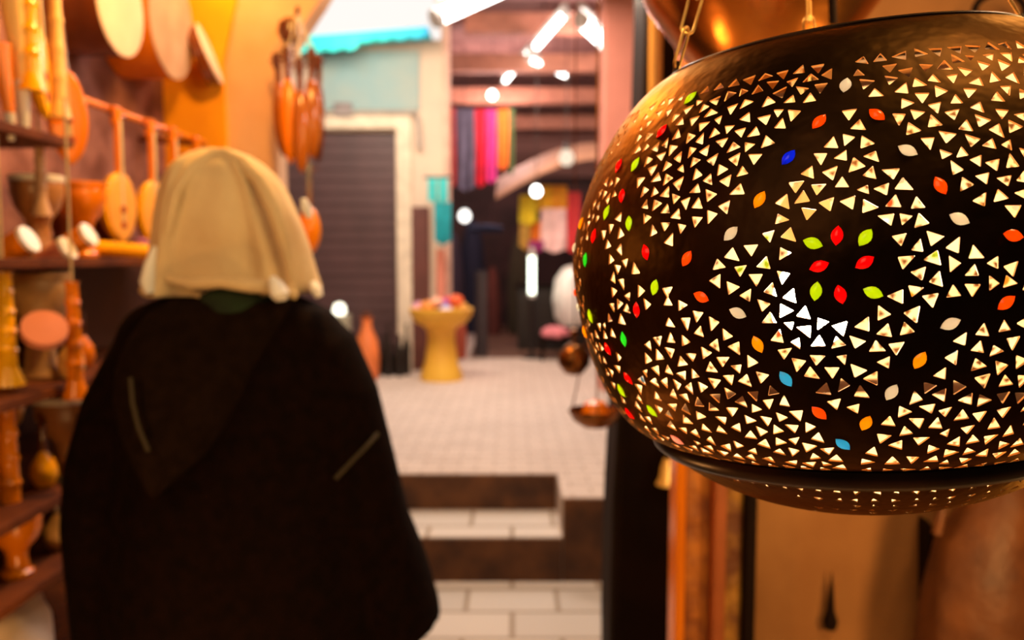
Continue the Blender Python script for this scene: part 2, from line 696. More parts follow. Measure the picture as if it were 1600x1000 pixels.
def sheet(holes, gridpts, boundary, mapf, keepf, off):
    """planar sheet with real cut-outs -> mapped to 3d with thickness. materials 0 outside, 1 inside, 2 cut edges"""
    verts, faces, edges = [], [], []
    for P in holes:
        if sum(P[i - 1][0] * P[i][1] - P[i][0] * P[i - 1][1] for i in range(len(P))) < 0:
            P = P[::-1]
        o = len(verts)
        verts += [Vector(p) for p in P]
        faces.append(list(range(o, o + len(P))))
    o = len(verts)
    verts += [Vector(p) for p in boundary]
    nb = len(boundary)
    edges += [(o + i, o + (i + 1) % nb) for i in range(nb)]
    # grid points away from holes
    cells = {}
    g = .004
    for P in holes:
        for p in P:
            cells.setdefault((int(p[0] // g), int(p[1] // g)), []).append(p)
        c = sum((Vector(p) for p in P), Vector((0, 0))) / len(P)
        cells.setdefault((int(c.x // g), int(c.y // g)), []).append(c)
    for p in gridpts:
        i, j = int(p[0] // g), int(p[1] // g)
        if any(hypot(q[0] - p[0], q[1] - p[1]) < .0024 for a in (-1, 0, 1) for b in (-1, 0, 1) for q in cells.get((i + a, j + b), ())):
            continue
        verts.append(Vector(p))
    v, e, f, ov, oe, of = geometry.delaunay_2d_cdt(verts, edges, faces, 0, 1e-7)
    tris = [t for t, src in zip(f, of) if not src and keepf(sum((v[i] for i in t), Vector((0, 0))) / 3)]
    P0 = [mapf(p.x, p.y, 0) for p in v]
    P1 = [mapf(p.x, p.y, off) for p in v]
    n = len(v)
    cnt = {}
    for t in tris:
        for i in range(3):
            a, b = t[i], t[(i + 1) % 3]
            cnt[(a, b)] = cnt.get((a, b), 0) + 1
    mb = MB()
    mb.add(P0, tris, 0)
    mb.add(P1, [t[::-1] for t in tris], 1)
    used = {}
    rv, rf = [], []
    for (a, b) in cnt:
        if (b, a) not in cnt:
            k = len(rv)
            rv += [P0[a], P0[b], P1[b], P1[a]]
            rf.append((k + 1, k, k + 3, k + 2))
    mb.add(rv, rf, 2)
    return mb


gp = []
NU, NS = 300, 70
for i in range(1, NU):
    for j in range(1, NS):
        gp.append((UMIN + (UMAX - UMIN) * i / NU, SMAX * j / NS))
bd = [(UMIN + (UMAX - UMIN) * i / NU, 0) for i in range(NU)] + [(UMAX, SMAX * j / NS) for j in range(NS)] + \
     [(UMAX - (UMAX - UMIN) * i / NU, SMAX) for i in range(NU)] + [(UMIN, SMAX - SMAX * j / NS) for j in range(NS)]
mb = sheet(holes + jh, gp, bd, lpt, lambda p: True, .0011)


def weld(o):
    bm = bmesh.new()
    bm.from_mesh(o.data)
    bmesh.ops.remove_doubles(bm, verts=[x for x in bm.verts], dist=1e-7)
    bm.to_mesh(o.data)
    bm.free()


shell = mb.build('pierced_shell', [M_shell, M_shell_in, M_edge], lamp, fix=False)
shell.data.set_sharp_from_angle(angle=radians(35))

# base dome with its own small cut-outs
RL, ZB, PB = LV['rl'], LV['zb'], LV['pb']
dome_r = lambda t: RL * sqrt(max(0, 1 - t ** PB))


def dome_z(r):
    t = max(0, 1 - (r / RL) ** 2) ** (1 / PB)
    return -ZL - ZB * t


def band_prof():
    return [(RL + .0006, -ZL + .001), (RL + .003, -ZL - .001), (RL + .0035, -ZL - .004), (RL + .0015, -ZL - .010), (RL - .003, -ZL - .0135)]


def bmap(x, y, off):
    r = hypot(x, y)
    rr = min(r, RL - .004)
    z = dome_z(rr)
    k = (rr / r) if r > 1e-9 else 1
    return Vector((x * k, y * k, z + off))


random.seed(9)
bh = []
row = 0
r = RL - .010
while r > .03:
    n = int(2 * pi * r / .0105)
    for i in range(n):
        a = 2 * pi * (i + .5 * (row % 2)) / n + random.uniform(-.01, .01)
        if (i // 6 + row // 3) % 4 == 3:
            continue
        c = Vector((r * cos(a), r * sin(a)))
        f = random.uniform(0, 2 * pi)
        q = random.uniform(.0026, .0034)
        bh.append([c + Vector((cos(f + 2 * pi * k / 3), sin(f + 2 * pi * k / 3))) * q for k in range(3)])
    r -= .0085
    row += 1
RB = RL - .004
gb = [(RB * sqrt(j / 26) * cos(a), RB * sqrt(j / 26) * sin(a)) for j in range(1, 26) for a in [2 * pi * (k + j * .5) / 60 for k in range(60)]]
bb = [(RB * cos(2 * pi * k / 140), RB * sin(2 * pi * k / 140)) for k in range(140)]
mb = sheet(bh, gb, bb, bmap, lambda p: True, .0011)
mb.build('pierced_base', [M_shell, M_shell_in, M_edge], lamp, fix=False)
MB().lathe([(RL - .004, -ZL - .0005)] + band_prof() + [(RL - .006, -ZL - .0135), (RL - .005, -ZL - .001)], 140).build('lower_band', M_rim, lamp)
# top: band, rolled rim, carrying bar
ztp, rtp = ZT, LV['rt']
MB().lathe([(rtp - .0015, ztp - .004), (rtp + .0015, ztp - .0035), (rtp + .0035, ztp - .0015), (rtp + .0036, ztp + .0002), (rtp + .002, ztp + .0014), (rtp - .0005, ztp + .0014), (rtp - .0022, ztp), (rtp - .0015, ztp - .004)], 120).build('rolled_rim', M_rim, lamp)
MB().box(-rtp + .002, rtp - .002, -.006, .006, ztp - .001, ztp + .001).build('carrying_bar', M_rim, lamp)
bz = -.042
bl = MB().lathe([(.0001, -.030), (.010, -.028), (.020, -.021), (.027, -.008), (.028, .002), (.024, .016), (.016, .030), (.013, .040), (.013, .045)], 32).build('bulb', glow('bulb_glass', (1, .83, .56), 66), lamp)
sk = MB().lathe([(.014, .044), (.017, .046), (.017, .075), (.010, .085), (.004, .09), (.004, ztp - bz)], 24).build('bulb_socket', M_shell_in, lamp)
sk.location = (-.027, 0, bz)
bl.parent = sk

# jewels
M_bezel = M_edge


def jewel_mb(u, s, a, L, Wd):
    ring = eye(u, s, a, L * 1.05, Wd * 1.08)
    mid = eye(u, s, a, L * .6, Wd * .6)
    vs = [lpt(p.x, p.y, -.0002) for p in ring] + [lpt(p.x, p.y, -.0014) for p in mid] + [lpt(u, s, -.0018)]
    vs += [lpt(p.x, p.y, .0016) for p in ring]
    n = len(ring)
    fs = []
    for i in range(n):
        j = (i + 1) % n
        fs += [(i, j, n + j, n + i), (n + i, n + j, 2 * n), (2 * n + 1 + i, 2 * n + 1 + j, j, i)]
    fs.append(tuple(2 * n + 1 + i for i in range(n))[::-1])
    return vs, fs


rest = MB()
gorder = list(GL)
for u, s, c, a, v_ in jewels:
    vs, fs = jewel_mb(u, s, a, JL, JWd)
    if v_:
        o = MB().add(vs, fs).build('glass_jewel', GL[c], lamp)
        o['label'] = {WHI: 'milky white', SKY: 'sky blue', LIM: 'lime green', PNK: 'pale pink'}.get(c, c) + ' glass jewel'
    else:
        rest.add(vs, fs, gorder.index(c))
ro = rest.build('far_side_jewels', [GL[c] for c in gorder], lamp)
ro['kind'] = 'stuff'

# chains
M_chain = mat('gilt_chain', (.62, .40, .12), .35, metal=.9, col2=(.35, .18, .05), scale=60)


def chain_mb(a, b, link=.030, wd=.0046, r=.0011):
    a, b = Vector(a), Vector(b)
    L = (b - a).length
    n = max(1, round(L / (link * .86)))
    d = (b - a) / n
    dn = d.normalized()
    ref = Vector((0, 1, 0)) if abs(dn.y) < .9 else Vector((1, 0, 0))
    s1 = dn.cross(ref).normalized()
    s2 = dn.cross(s1)
    m = MB()
    for i in range(n):
        c = a + d * (i + .5)
        sd = (s1 if i % 2 else s1 * .55 + s2 * .83)
        hl = d.length * .58
        pts = []
        for k in range(16):
            t = 2 * pi * k / 16
            x, y = cos(t), sin(t)
            pts.append(c + dn * (hl - wd) * (1 if x > 0 else -1) + dn * wd * x + sd * wd * y)
        m.tube(pts, r, 8, closed=True)
    return m


def rim_at(th):
    return Vector(((rtp + .001) * sin(th), -(rtp + .001) * cos(th), ztp + .001))


apex = Vector((.0, .02, .42))
for th in (radians(-86), radians(168), radians(62)):
    p = rim_at(th)
    MB().tube([p + Vector((0, 0, -.004)), p + (apex - p).normalized() * .008 + Vector((0, 0, .001))], .0022, 8).build('chain_hook', M_rim, lamp)
    chain_mb(p + (apex - p).normalized() * .006, apex).build('chain', M_chain, lamp)
MB().tube([apex + Vector((0, 0, -.002)), apex + Vector((0, 0, .8))], .0016, 8).build('hanging_wire', M_rim, lamp)

# ------------------------------------------------------------------ THE SETTING
UP = .42
g = MB().box(-3.5, 3.0, -1.2, 4.0, -.1, 0)
struct(g.build('floor', M_slab, smooth=False))
g = MB()
g.box(-3.5, .246, 4.0, 4.45, 0, .222, 0)
struct(g.build('step', M_slab, smooth=False))
g = MB().box(-3.5, .246, 3.985, 3.999, 0, .215)
struct(g.build('step_riser', M_riser, smooth=False))
g = MB().box(-3.5, .24, 4.435, 4.449, .224, UP - .006)
struct(g.build('step_riser', M_riser, smooth=False))
g = MB().box(.25, 3.0, 3.985, 3.999, 0, UP - .006)
struct(g.build('step_riser', M_riser, smooth=False))
g = MB().box(-3.5, 3.0, 4.451, 14.2, -.1, UP)
g.box(.246, 3.0, 4.0, 4.451, 0, UP)
struct(g.build('floor', M_pave, smooth=False))
struct(MB().box(-.5, 2.9, 9.6, 14.0, UP, UP + .004).build('floor', mat('brown_market_floor', (.16, .07, .04), .8, col2=(.10, .04, .025), scale=3), smooth=False))

# back house with the dark door
YD = 8.6
d0, d1 = W(440, 400, YD).x, W(620, 400, YD).x
dtop = W(540, 205, YD).z
wtop = W(540, 62, YD).z
xl, xr = -3.4, W(694, 400, YD).x
g = MB().prism([(xl, UP), (d0, UP), (d0, dtop), (d1, dtop), (d1, UP), (xr, UP), (xr, wtop), (xl, wtop)], YD, YD + .3)
struct(g.build('wall_back', M_plaster, smooth=False))
p0, p1 = W(490, 172, YD - .02), W(655, 80, YD - .02)
g = MB().box(p0.x, p1.x, YD - .03, YD - .001, p0.z, p1.z)
struct(g.build('trim_1', M_bluewash, smooth=False))
g = MB().box(d0, d1 + .16, YD - .06, YD - .001, dtop + .02, W(540, 182, YD).z)
g.box(d1 + .02, d1 + .16, YD - .06, YD - .001, UP, dtop + .02)
struct(g.build('trim_2', mat('pale_frame', (.74, .60, .44), .8), smooth=False))
door = thing('door', 'closed dark brown slatted roller door in the cream back wall', 'door', ((d0 + d1) / 2, YD + .05, UP))
wd = (d1 - d0) / 2 - .005
g = MB()
for k in range(20):
    hh = (dtop - UP - .01) / 20
    g.box(-wd, wd, 0, .03, k * hh, (k + .93) * hh)
g.box(-wd, wd, .012, .04, 0, dtop - UP - .01)
g.build('roller_slats', M_shutter, door, smooth=False)
MB().box(-wd, wd, -.02, .03, 0, .08).build('bottom_rail', M_dark, door, smooth=False)
g = MB().tube([W(480, 178, YD - .07), W(575, 176, YD - .07), W(650, 176, YD - .07), W(652, 184, YD - .07), W(655, 232, YD - .07)], .022, 10)
tag(g.build('wall_pipe', mat('grey_pipe', (.40, .33, .27), .6)), 'thin grey pipe running along the wall above the dark door', 'pipe')
q = W(536, 170, YD - .06)
g = MB().box(-.09, .09, -.03, .05, -.08, .06)
bx = g.build('meter_box', mat('grey_box', (.22, .17, .16), .6), smooth=False, bevel=.01, loc=q)
tag(bx, 'small dark meter box on the pipe above the door', 'box')
# blue awning strip
a0, a1 = W(462, 62, YD - .45), W(668, 46, YD - .45)
g = MB()
rows = []
N = 26
for i in range(N + 1):
    t = i / N
    x = a0.x + (a1.x - a0.x) * t
    zc = a0.z + (a1.z - a0.z) * t
    rows.append([(x, YD - .45, zc - (.13 if t < .5 else .07) - .015 * sin(i * 1.9)), (x, YD - .48, zc + .02), (x, YD - .35, zc + .04), (x, YD - .02, zc + .03), (x, YD - .02, zc + .01), (x, YD - .33, zc + .02), (x, YD - .46, zc + .01), (x, YD - .43, zc - (.12 if t < .5 else .06) - .015 * sin(i * 1.9))])
g.loft(rows)
m_aw = mat('turquoise_awning', (.01, .62, .60), .6, col2=(.0, .36, .90), scale=.9, detail=0)
light('POINT', (-1.6, 7.6, 3.75), 6, (.95, 1, 1), .05)
tag(g.build('awning', m_aw), 'turquoise and blue awning strip above the back wall', 'awning')
# glowing panels added above that house for the bright white there
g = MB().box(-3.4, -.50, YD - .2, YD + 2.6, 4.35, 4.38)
struct(g.build('ceiling', glow('white_glow_roof', (1, .93, .88), 1.25), smooth=False))
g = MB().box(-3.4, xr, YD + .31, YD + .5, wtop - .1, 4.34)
struct(g.build('glowing_wall_1', glow('white_glow_wall', (1, .93, .88), 1.05), smooth=False))  # upper back wall, made to glow instead of being lit
g = MB().box(xr - .02, xr + .05, YD + .02, YD + .34, UP, 4.34)
struct(g.build('wall_back', mat('rosy_plaster', (.74, .48, .36), .9), smooth=False))

# covered market behind: roof, beams, far wall
g = MB().box(-1.8, 4.2, 7.4, 14.2, 4.32, 4.42)
struct(g.build('ceiling', M_roof, smooth=False))
for i, y in enumerate((7.9, 9.0, 10.2, 11.5, 12.9)):
    g = MB().box(-1.2 if y > 9 else -.5, 3.0, y, y + .16, 4.1 - .14 * i, 4.30 - .14 * i)
    bo = g.build('trim_%d' % (i + 3), M_beam, smooth=False)
    struct(bo)
g = MB().box(-3.4, 4.2, 14.0, 14.2, UP, 4.32)
struct(MB().box(-1.6, 3.0, 13.85, 13.99, 2.9, 4.3).build('wall_far', mat('reddish_boards', (.24, .11, .09), .8, col2=(.10, .04, .03), scale=1.2, stretch=(.4, 1, 6)), smooth=False))
struct(g.build('wall_far', mat('dark_stall_wall', (.030, .014, .014), .9, col2=(.07, .03, .028), scale=2.5), smooth=False))
g = MB().box(3.0, 3.2, 4.0, 14.0, UP, 4.32)
struct(g.build('wall_right', mat('market_side_wall', (.14, .07, .05), .9), smooth=False))
b0, b1 = W(942, 300, 7.2), W(992, 300, 7.2)
g = MB().box(b0.x, b1.x, 7.2, 7.5, UP, 4.3)
struct(g.build('pillar', M_salmon, smooth=False, bevel=.02))

# tubes and lamps of the market
M_tube = glow('fluorescent', (1, .98, .93), 9)
M_tubedim = glow('fluorescent_green', (.95, 1, .80), 5)
M_fix = mat('lamp_batten', (.6, .55, .5), .5)


def tube_lamp(a, b, r, label, m=M_tube, stand=False):
    c = (a + b) / 2
    t = thing('fluorescent_lamp', label, 'lamp', c)
    d = (b - a).normalized()
    MB().tube([a - c, b - c], r, 12).build('tube', m, t)
    off = Vector((0, .0, r * 2 + .012))
    MB().tube([a - c + off, b - c + off], .03, 6).build('batten', M_fix, t)
    if stand:
        MB().tube([b - c, (0, 0, UP + .03 - c.z)], .03, 8).build('stand', M_black, t)
        MB().lathe([(.12, UP - c.z), (.12, UP + .02 - c.z), (.02, UP + .04 - c.z)], 16).build('foot', M_black, t)
        off = Vector((0, r * 2 + .012, 0))
    for e in () if stand else (a.lerp(b, .3), a.lerp(b, .7)):
        MB().tube([e - c + off, (e.x - c.x, e.y - c.y, (4.33 if c.y > 7.4 else 4.6) - c.z)], .004, 6).build('suspension_wire', M_black, t)
    for e in (a, b):
        MB().tube([e - c - d * .02, e - c + d * .02], r * 1.25, 10).build('end_cap', M_fix, t)
    return t


tube_lamp(W(682, 28, 6.0), W(800, -24, 6.4), .055, 'big fluorescent tube nearest us above the lane')
tube_lamp(W(837, 74, 9.0), W(884, 20, 8.4), .035, 'short slanting fluorescent tube beside the salmon pillar')
tube_lamp(W(788, 128, 10.6), W(830, 78, 10.2), .030, 'slanting fluorescent tube above the scarves')
tube_lamp(W(826, 92, 10.0), W(884, 118, 10.8), .030, 'fluorescent tube slanting down to the right under the roof')
tube_lamp(W(908, 32, 8.0), W(944, 66, 8.6), .065, 'thick bright tube lamp left of the salmon pillar top')
tube_lamp(W(831, 398, 9.6), W(831, 462, 9.6), .036, 'upright greenish white tube standing by the dark stall', M_tubedim, True)


def bulb_lamp(px, py, Y, r, label, s=9, col=(1, .95, .88)):
    p = W(px, py, Y)
    t = thing('hanging_bulb', label, 'lamp', p)
    MB().lathe([(.0001, -r), (r * .6, -r * .8), (r, -r * .1), (r * .8, r * .6), (r * .35, r * 1.1)], 16).build('bulb', glow('bulb_light', col, s), t)
    MB().lathe([(r * .4, r * 1.05), (r * .4, r * 1.8), (r * .1, r * 2)], 12).build('socket', M_black, t)
    MB().tube([(0, 0, r * 1.9), (0, 0, max(.2, 4.33 - p.z))], .006, 6).build('cord', M_black, t)


bulb_lamp(769, 149, 10.5, .055, 'small bare bulb at the left end of the slanting tubes')
bulb_lamp(838, 299, 9.45, .06, 'bright bulb over the yellow clothes')
bulb_lamp(726, 338, 11.0, .08, 'white round bulb glowing in the dark stall behind the teal cloth', 3)
bulb_lamp(885, 247, 9.4, .09, 'pale lamp under the tan canopy', 1.1, (1, .80, .6))


# scarves hanging from a line
def cloth(name, cat, px0, px1, py0, py1, Y, m, label, group=None, folds=5, amp=.03, hem=.02, taper=0):
    a, b = W(px0, py0, Y), W(px1, py1, Y)
    n = 24
    H = 10
    wdt = b.x - a.x
    rows = []
    for j in range(H + 1):
        t = j / H
        z = a.z + (b.z - a.z) * t
        fr, bk = [], []
        for i in range(n + 1):
            u = i / n
            x = a.x + wdt * (u + taper * t * (.5 - u))
            y = Y + amp * sin(u * folds * 2 * pi + t * 1.3) * t
            zz = z + hem * sin(u * 7 + 1) * t
            fr.append((x, y, zz))
            bk.append((x, y + .008, zz))
        rows.append(fr + bk[::-1])
    o = MB().loft(rows).build(name, m)
    return tag(o, label, cat, group)


SC = [(694, 712, 292, (.62, .05, .04), 'red'), (711, 742, 296, (.14, .12, .20), 'slate grey'), (741, 759, 290, (.70, .01, .04), 'crimson'),
      (758, 776, 284, (.68, .04, .30), 'magenta'), (775, 795, 262, (.95, .20, .02), 'orange'), (794, 803, 272, (.10, .16, .06), 'dark green')]
for i, (x0, x1, y1, c, nm) in enumerate(SC):
    cloth('scarf', 'scarf', x0, x1, 168 + (i % 2) * 2, y1, 9.6, mat('scarf_' + nm, c, .8, bump=.2), nm + ' scarf hanging in the row of scarves under the roof', 'hanging scarves', folds=2)
g = MB().tube([W(690, 160, 9.6), W(730, 167, 9.6), W(775, 169, 9.6), W(812, 166, 9.6)], .016, 8)
tag(g.build('scarf_rail', M_black), 'dark sagging rail carrying the scarves', 'rail')

# teal garments
cloth('teal_cloth', 'cloth', 668, 700, 278, 317, 8.2, mat('turquoise_cotton', (.05, .52, .52), .8), 'light turquoise cloth hanging above the teal one', folds=2)
cloth('teal_cloth', 'cloth', 678, 705, 316, 380, 8.2, mat('teal_cotton', (.005, .28, .32), .8), 'dark teal cloth hanging over the yellow pedestal bowl', folds=2)
MB().tube([W(662, 277, 8.2), W(708, 277, 8.2)], .012, 8).build('cloth_rail', M_black)
tag(bpy.data.objects['cloth_rail'], 'short dark rail holding the turquoise cloth', 'rail')
g = MB().box(-.12, .12, -.02, .02, 0, W(660, 322, 8.45).z - UP)
tag(g.build('plank', mat('dark_red_wood', (.12, .03, .02), .6), smooth=False, bevel=.01, loc=(W(652, 400, 8.50).x, 8.57, UP)), 'dark reddish plank leaning by the wall behind the yellow bowl stand', 'plank')

# yellow pedestal bowl
M_yel = mat('yellow_painted_plaster', (.80, .46, .04), .6, col2=(.72, .36, .03), scale=3)
pb = WZ(690, 593, UP)
ped = thing('pedestal_bowl', 'yellow flaring pedestal with a wide bowl full of trinkets', 'pedestal', pb)
k = W(0, 593, pb.y).y / F * .985
MB().lathe([(34 * k, 0), (34 * k, 6 * k), (26 * k, 30 * k), (22 * k, 60 * k), (22 * k, 78 * k), (30 * k, 88 * k)], 32).build('stem', M_yel, ped)
MB().lathe([(28 * k, 86 * k), (40 * k, 92 * k), (49 * k, 104 * k), (51 * k, 114 * k), (47 * k, 115 * k), (40 * k, 106 * k), (1e-6, 103 * k)], 32).build('bowl', M_yel, ped)
TR = [(-36, 8, 14, (.75, .35, .45), 'pink'), (-20, 14, 13, (.80, .28, .05), 'orange'), (0, 12, 15, (.16, .10, .40), 'violet'), (12, 20, 13, (.85, .06, .22), 'hot pink'), (24, 26, 13, (.85, .12, .02), 'scarlet'),
      (30, 10, 12, (.70, .35, .06), 'amber'), (-6, 24, 11, (.90, .45, .30), 'peach'), (10, 6, 11, (.75, .70, .85), 'lilac')]
for dx, dz, r_, c, nm in TR:
    r2 = r_ * k * .8
    o = MB().lathe([(.0001, -r2), (r2 * .7, -r2 * .7), (r2, 0), (r2 * .75, r2 * .6), (.0001, r2 * .9)], 14, sx=1.25).build('trinket', mat('trinket_' + nm.replace(' ', '_'), c, .6), loc=pb + Vector((dx * k, (.10, -.12, .0, .13, -.08, .10, -.10, -.16)[len([o_ for o_ in bpy.data.objects if o_.name.startswith('trinket')])], (104 + dz * .75) * k + r2 * .4)))
    tag(o, nm + ' woollen trinket in the yellow pedestal bowl', 'trinket', 'trinkets in the yellow bowl')
g = MB().tube([(0, 0, 0), (0, 0, .95)], [.06, .045], 12)
tag(g.build('orange_post', M_salmon, loc=(W(688, 400, 8.52).x, 8.52, UP + .3)), 'salmon post rising behind the trinket bowl', 'post')

MB().tube([W(684, 277, 8.2), W(684, 316, 8.2)], .006, 6).build('hanging_string', M_string, bpy.data.objects['teal_cloth.001'])
# small things by the door
pp = WZ(574, 594, UP)
v = thing('orange_jar', 'slim orange jar standing on the paving by the dark door', 'jar', pp)
MB().lathe([(.085, 0), (.11, .05), (.12, .22), (.10, .38), (.05, .50), (.045, .58), (.06, .60)], 24).build('jar_body', mat('orange_glaze', (.80, .20, .05), .4), v)
MB().lathe([(.05, .60), (.05, .62), (.02, .65)], 16).build('jar_lid', M_brown, v)
pp = WZ(532, 586, UP)
v = thing('side_stand', 'pale stand with a small white lamp beside the man', 'stand', pp)
MB().box(-.10, .10, -.1, .1, 0, .60).build('stand_body', mat('olive_cream', (.42, .38, .26), .7), v, bevel=.01, smooth=False)
MB().lathe([(.05, .601), (.065, .64), (.05, .70), (.01, .72)], 16).build('lamp_shade', glow('shade_light', (1, .95, .75), 3), v)
v = WZ(612, 588, UP)
for i in range(6):
    a = v + Vector((-.14 + .055 * i, .10 * (i % 2), 0))
    h = .30 + .1 * ((i * 7) % 3)
    o = MB().lathe([(.035, 0), (.04, .03), (.04, h * .6), (.015, h * .75), (.015, h), (.018, h + .01)], 14).build('glass_bottle', M_black, loc=a)
    tag(o, ('leftmost', 'second', 'third', 'fourth', 'fifth', 'rightmost')[i] + ' of the black bottles clustered at the foot of the dark door', 'bottle', 'dark bottles by the door')

# stall on the right of the lane: canopy, clothes, people-height stuff
g = MB()
rows = []
for i in range(17):
    t = i / 16
    px = 775 + t * 190
    a = W(px, 300 - 62 * sin(min(1, t * 1.15) * pi * .5), 9.8)
    rows.append([(a.x, 9.6, a.z - .10), (a.x, 9.6, a.z - .06), (a.x, 10.3, a.z + .18), (a.x, 10.9, a.z + .25), (a.x, 10.9, a.z + .21), (a.x, 10.3, a.z + .14)])
g.loft(rows)
tag(g.build('canopy', mat('tan_canopy', (.30, .14, .08), .8, col2=(.20, .09, .05), scale=2)), 'tan cloth canopy sagging over the clothes stall', 'canopy')
CL = [(812, 838, 305, 350, (.85, .62, .02), 'yellow shirt left of the row'), (836, 862, 290, 330, (.95, .50, .02), 'golden yellow shirt under the bulb'),
      (826, 848, 345, 380, (.90, .22, .01), 'orange shirt below the yellow ones'), (846, 884, 326, 392, (.88, .55, .52), 'pale pink shirt on the clothes stall'),
      (862, 886, 290, 330, (.95, .38, .02), 'orange top behind the pink shirt'), (882, 906, 300, 392, (.80, .05, .06), 'red shirt at the right end of the stall'),
      (826, 850, 376, 392, (.30, .02, .14), 'maroon cloth under the orange shirt'), (812, 828, 348, 388, (.55, .30, .05), 'ochre cloth at the left end of the stall')]
for i, (x0, x1, y0, y1, c, nm) in enumerate(CL):
    cloth('hanging_shirt', 'shirt', x0, x1, y0, y1, 10.1 + .05 * (i % 3), mat('shirt_%d' % i, c, .8), nm, 'shirts on the clothes stall', folds=2, taper=-.1)
g = MB().tube([W(806, 287, 10.0), W(925, 287, 10.0)], .015, 8)
tag(g.build('clothes_rail', M_black), 'dark rail carrying the bright shirts', 'rail')
# dark counters and goods in the far stalls
v = thing('stall_counter', 'dark stall counter below the bright shirts', 'counter', (W(860, 500, 10.6).x, 10.6, UP))
MB().box(-.42, .55, -.2, .4, 0, .78).build('counter_body', M_black, v, smooth=False, bevel=.01)
MB().box(-.46, .59, -.24, .44, .78, .82).build('counter_top', M_dark, v, smooth=False)
for (px, py, Y, h, r_, c, lb) in [(706, 525, 12.3, 1.5, .17, (.05, .03, .05), 'dark bundle of goods left of the post'), (738, 520, 12.7, 1.7, .20, (.015, .015, .04), 'dark blue hanging goods in the far stall'),
                                  (814, 522, 12.9, 1.5, .20, (.05, .035, .015), 'olive brown stack of goods in the far stall'), (770, 523, 13.6, 1.0, .11, (.14, .03, .02), 'reddish stack of goods in the far stall'),
                                  (712, 560, 9.3, .55, .12, (.40, .07, .03), 'red bundle on the ground behind the yellow bowl')]:
    b = WZ(px, py, UP)
    o = MB().lathe([(r_ * .9, 0), (r_, h * .1), (r_ * 1.02, h * .5), (r_ * .8, h * .8), (r_ * .4, h), (.001, h * 1.02)], 20, ribs=7, ra=.06).build('goods_bundle', mat('goods_%d' % px, c, .9, scale=6), loc=b)
    tag(o, lb, 'bundle')
pst = WZ(752, 556, UP)
g = MB().tube([(0, 0, 0), (0, 0, .30), (0, 0, 1.0)], [.085, .075, .07], 10)
tag(g.build('stone_post', mat('dark_post', (.045, .03, .03), .8), loc=pst), 'short dark post standing alone on the paving', 'post')
g = MB().tube([(-.2, 0, 0), (.02, 0, .01), (.24, 0, 0)], [.04, .06, .04], 10)
tag(g.build('blue_cap', mat('navy_felt', (.01, .02, .07), .8), loc=W(757, 358, 10.9)), 'dark blue cap hanging in the dark stall', 'cap')
MB().tube([(0, 0, 0), (0, 0, 2.38)], .005, 6).build('cap_string', M_black, bpy.data.objects['blue_cap'])
# white sheet and pink cloth
b = WZ(892, 556, UP)
v = thing('clothes_dummy', 'white draped dummy half hidden by the pierced lamp', 'dummy', b)
kk = b.y / F
MB().lathe([(16 * kk, 48 * kk), (24 * kk, 60 * kk), (28 * kk, 90 * kk), (24 * kk, 120 * kk), (12 * kk, 138 * kk), (.001, 142 * kk)], 24, ribs=6, ra=.06).build('white_drape', M_white, v)
MB().lathe([(20 * kk, 0), (20 * kk, 4 * kk), (4 * kk, 8 * kk), (4 * kk, 60 * kk)], 16).build('stand', M_black, v)
b = WZ(866, 562, UP)
v = thing('low_stool', 'low dark stool carrying a folded pink cloth', 'stool', b)
MB().box(-.17, .17, -.14, .14, .22, .26).build('seat', M_dark, v, smooth=False)
for sx in (-1, 1):
    for sy in (-1, 1):
        MB().tube([(sx * .14, sy * .11, 0), (sx * .13, sy * .10, .22)], .02, 8).build('leg', M_dark, v)
o = MB().lathe([(.13, 0), (.16, .03), (.15, .08), (.08, .12), (.001, .13)], 18, ribs=5, ra=.1).build('folded_cloth', mat('pink_cloth', (.75, .22, .25), .8), loc=b + Vector((0, 0, .26)))
tag(o, 'folded pink cloth lying on the low stool', 'cloth')
for px, Y in ((1015, 2.6),):
    pass

# ------------------------------------------------------------------ near right: dark post, panels, hanging bowls
g = MB()
rows = []
for z, xa, xb in ((0, .27, .50), (.6, .262, .485), (.95, .268, .47), (1.3, .285, .46), (1.8, .33, .46), (3.2, .36, .50)):
    rows.append([(xa, 2.15, z), (xb, 2.15, z), (xb, 2.4, z), (xa, 2.4, z)])
g.loft(rows)
struct(g.build('pillar', M_dark, smooth=False, bevel=.02))
a, b = W(1024, 200, 2.0), W(1025, -120, 2.0)
g = MB()
pts = []
rr = []
for i in range(40):
    t = i / 39
    pts.append(Vector((a.x, 2.0, 1.62)) + (Vector((b.x, 2.0, 3.0)) - Vector((a.x, 2.0, 1.62))) * t)
    rr.append(.016 + (.003 if i % 8 == 0 else 0))
for zz in (1.75, 2.85):
    g.tube([(a.x, 2.0, zz), (a.x + .02, 2.16, zz)], .008, 6)
tag(g.tube(pts, rr, 12).build('bamboo_pole', M_palew), 'upright bamboo pole beside the dark post behind the lamp', 'pole')
xw0 = W(1178, 800, 1.75).x
g = MB().box(xw0, 2.2, 1.75, 1.95, 0, 3.1)
struct(g.build('wall_right', M_tan, smooth=False))
# carved door jamb in strips
jb = thing('carved_door_frame', 'carved orange brown wooden frame beside the dark post', 'frame', (W(1110, 800, 1.72).x, 1.72, 0))
x0 = W(1110, 800, 1.72).x
M_carve = mat('carved_orange_wood', (.50, .17, .02), .6, col2=(.16, .035, .008), scale=16, bump=.8, bscale=30)


def strip(nm, pa, pb_, m, y0=-.03, y1=.05):
    return MB().box(W(pa, 800, 1.72).x - x0, W(pb_, 800, 1.72).x - x0, y0, y1, 0, 3.0).build(nm, m, jb, smooth=False, bevel=.006)


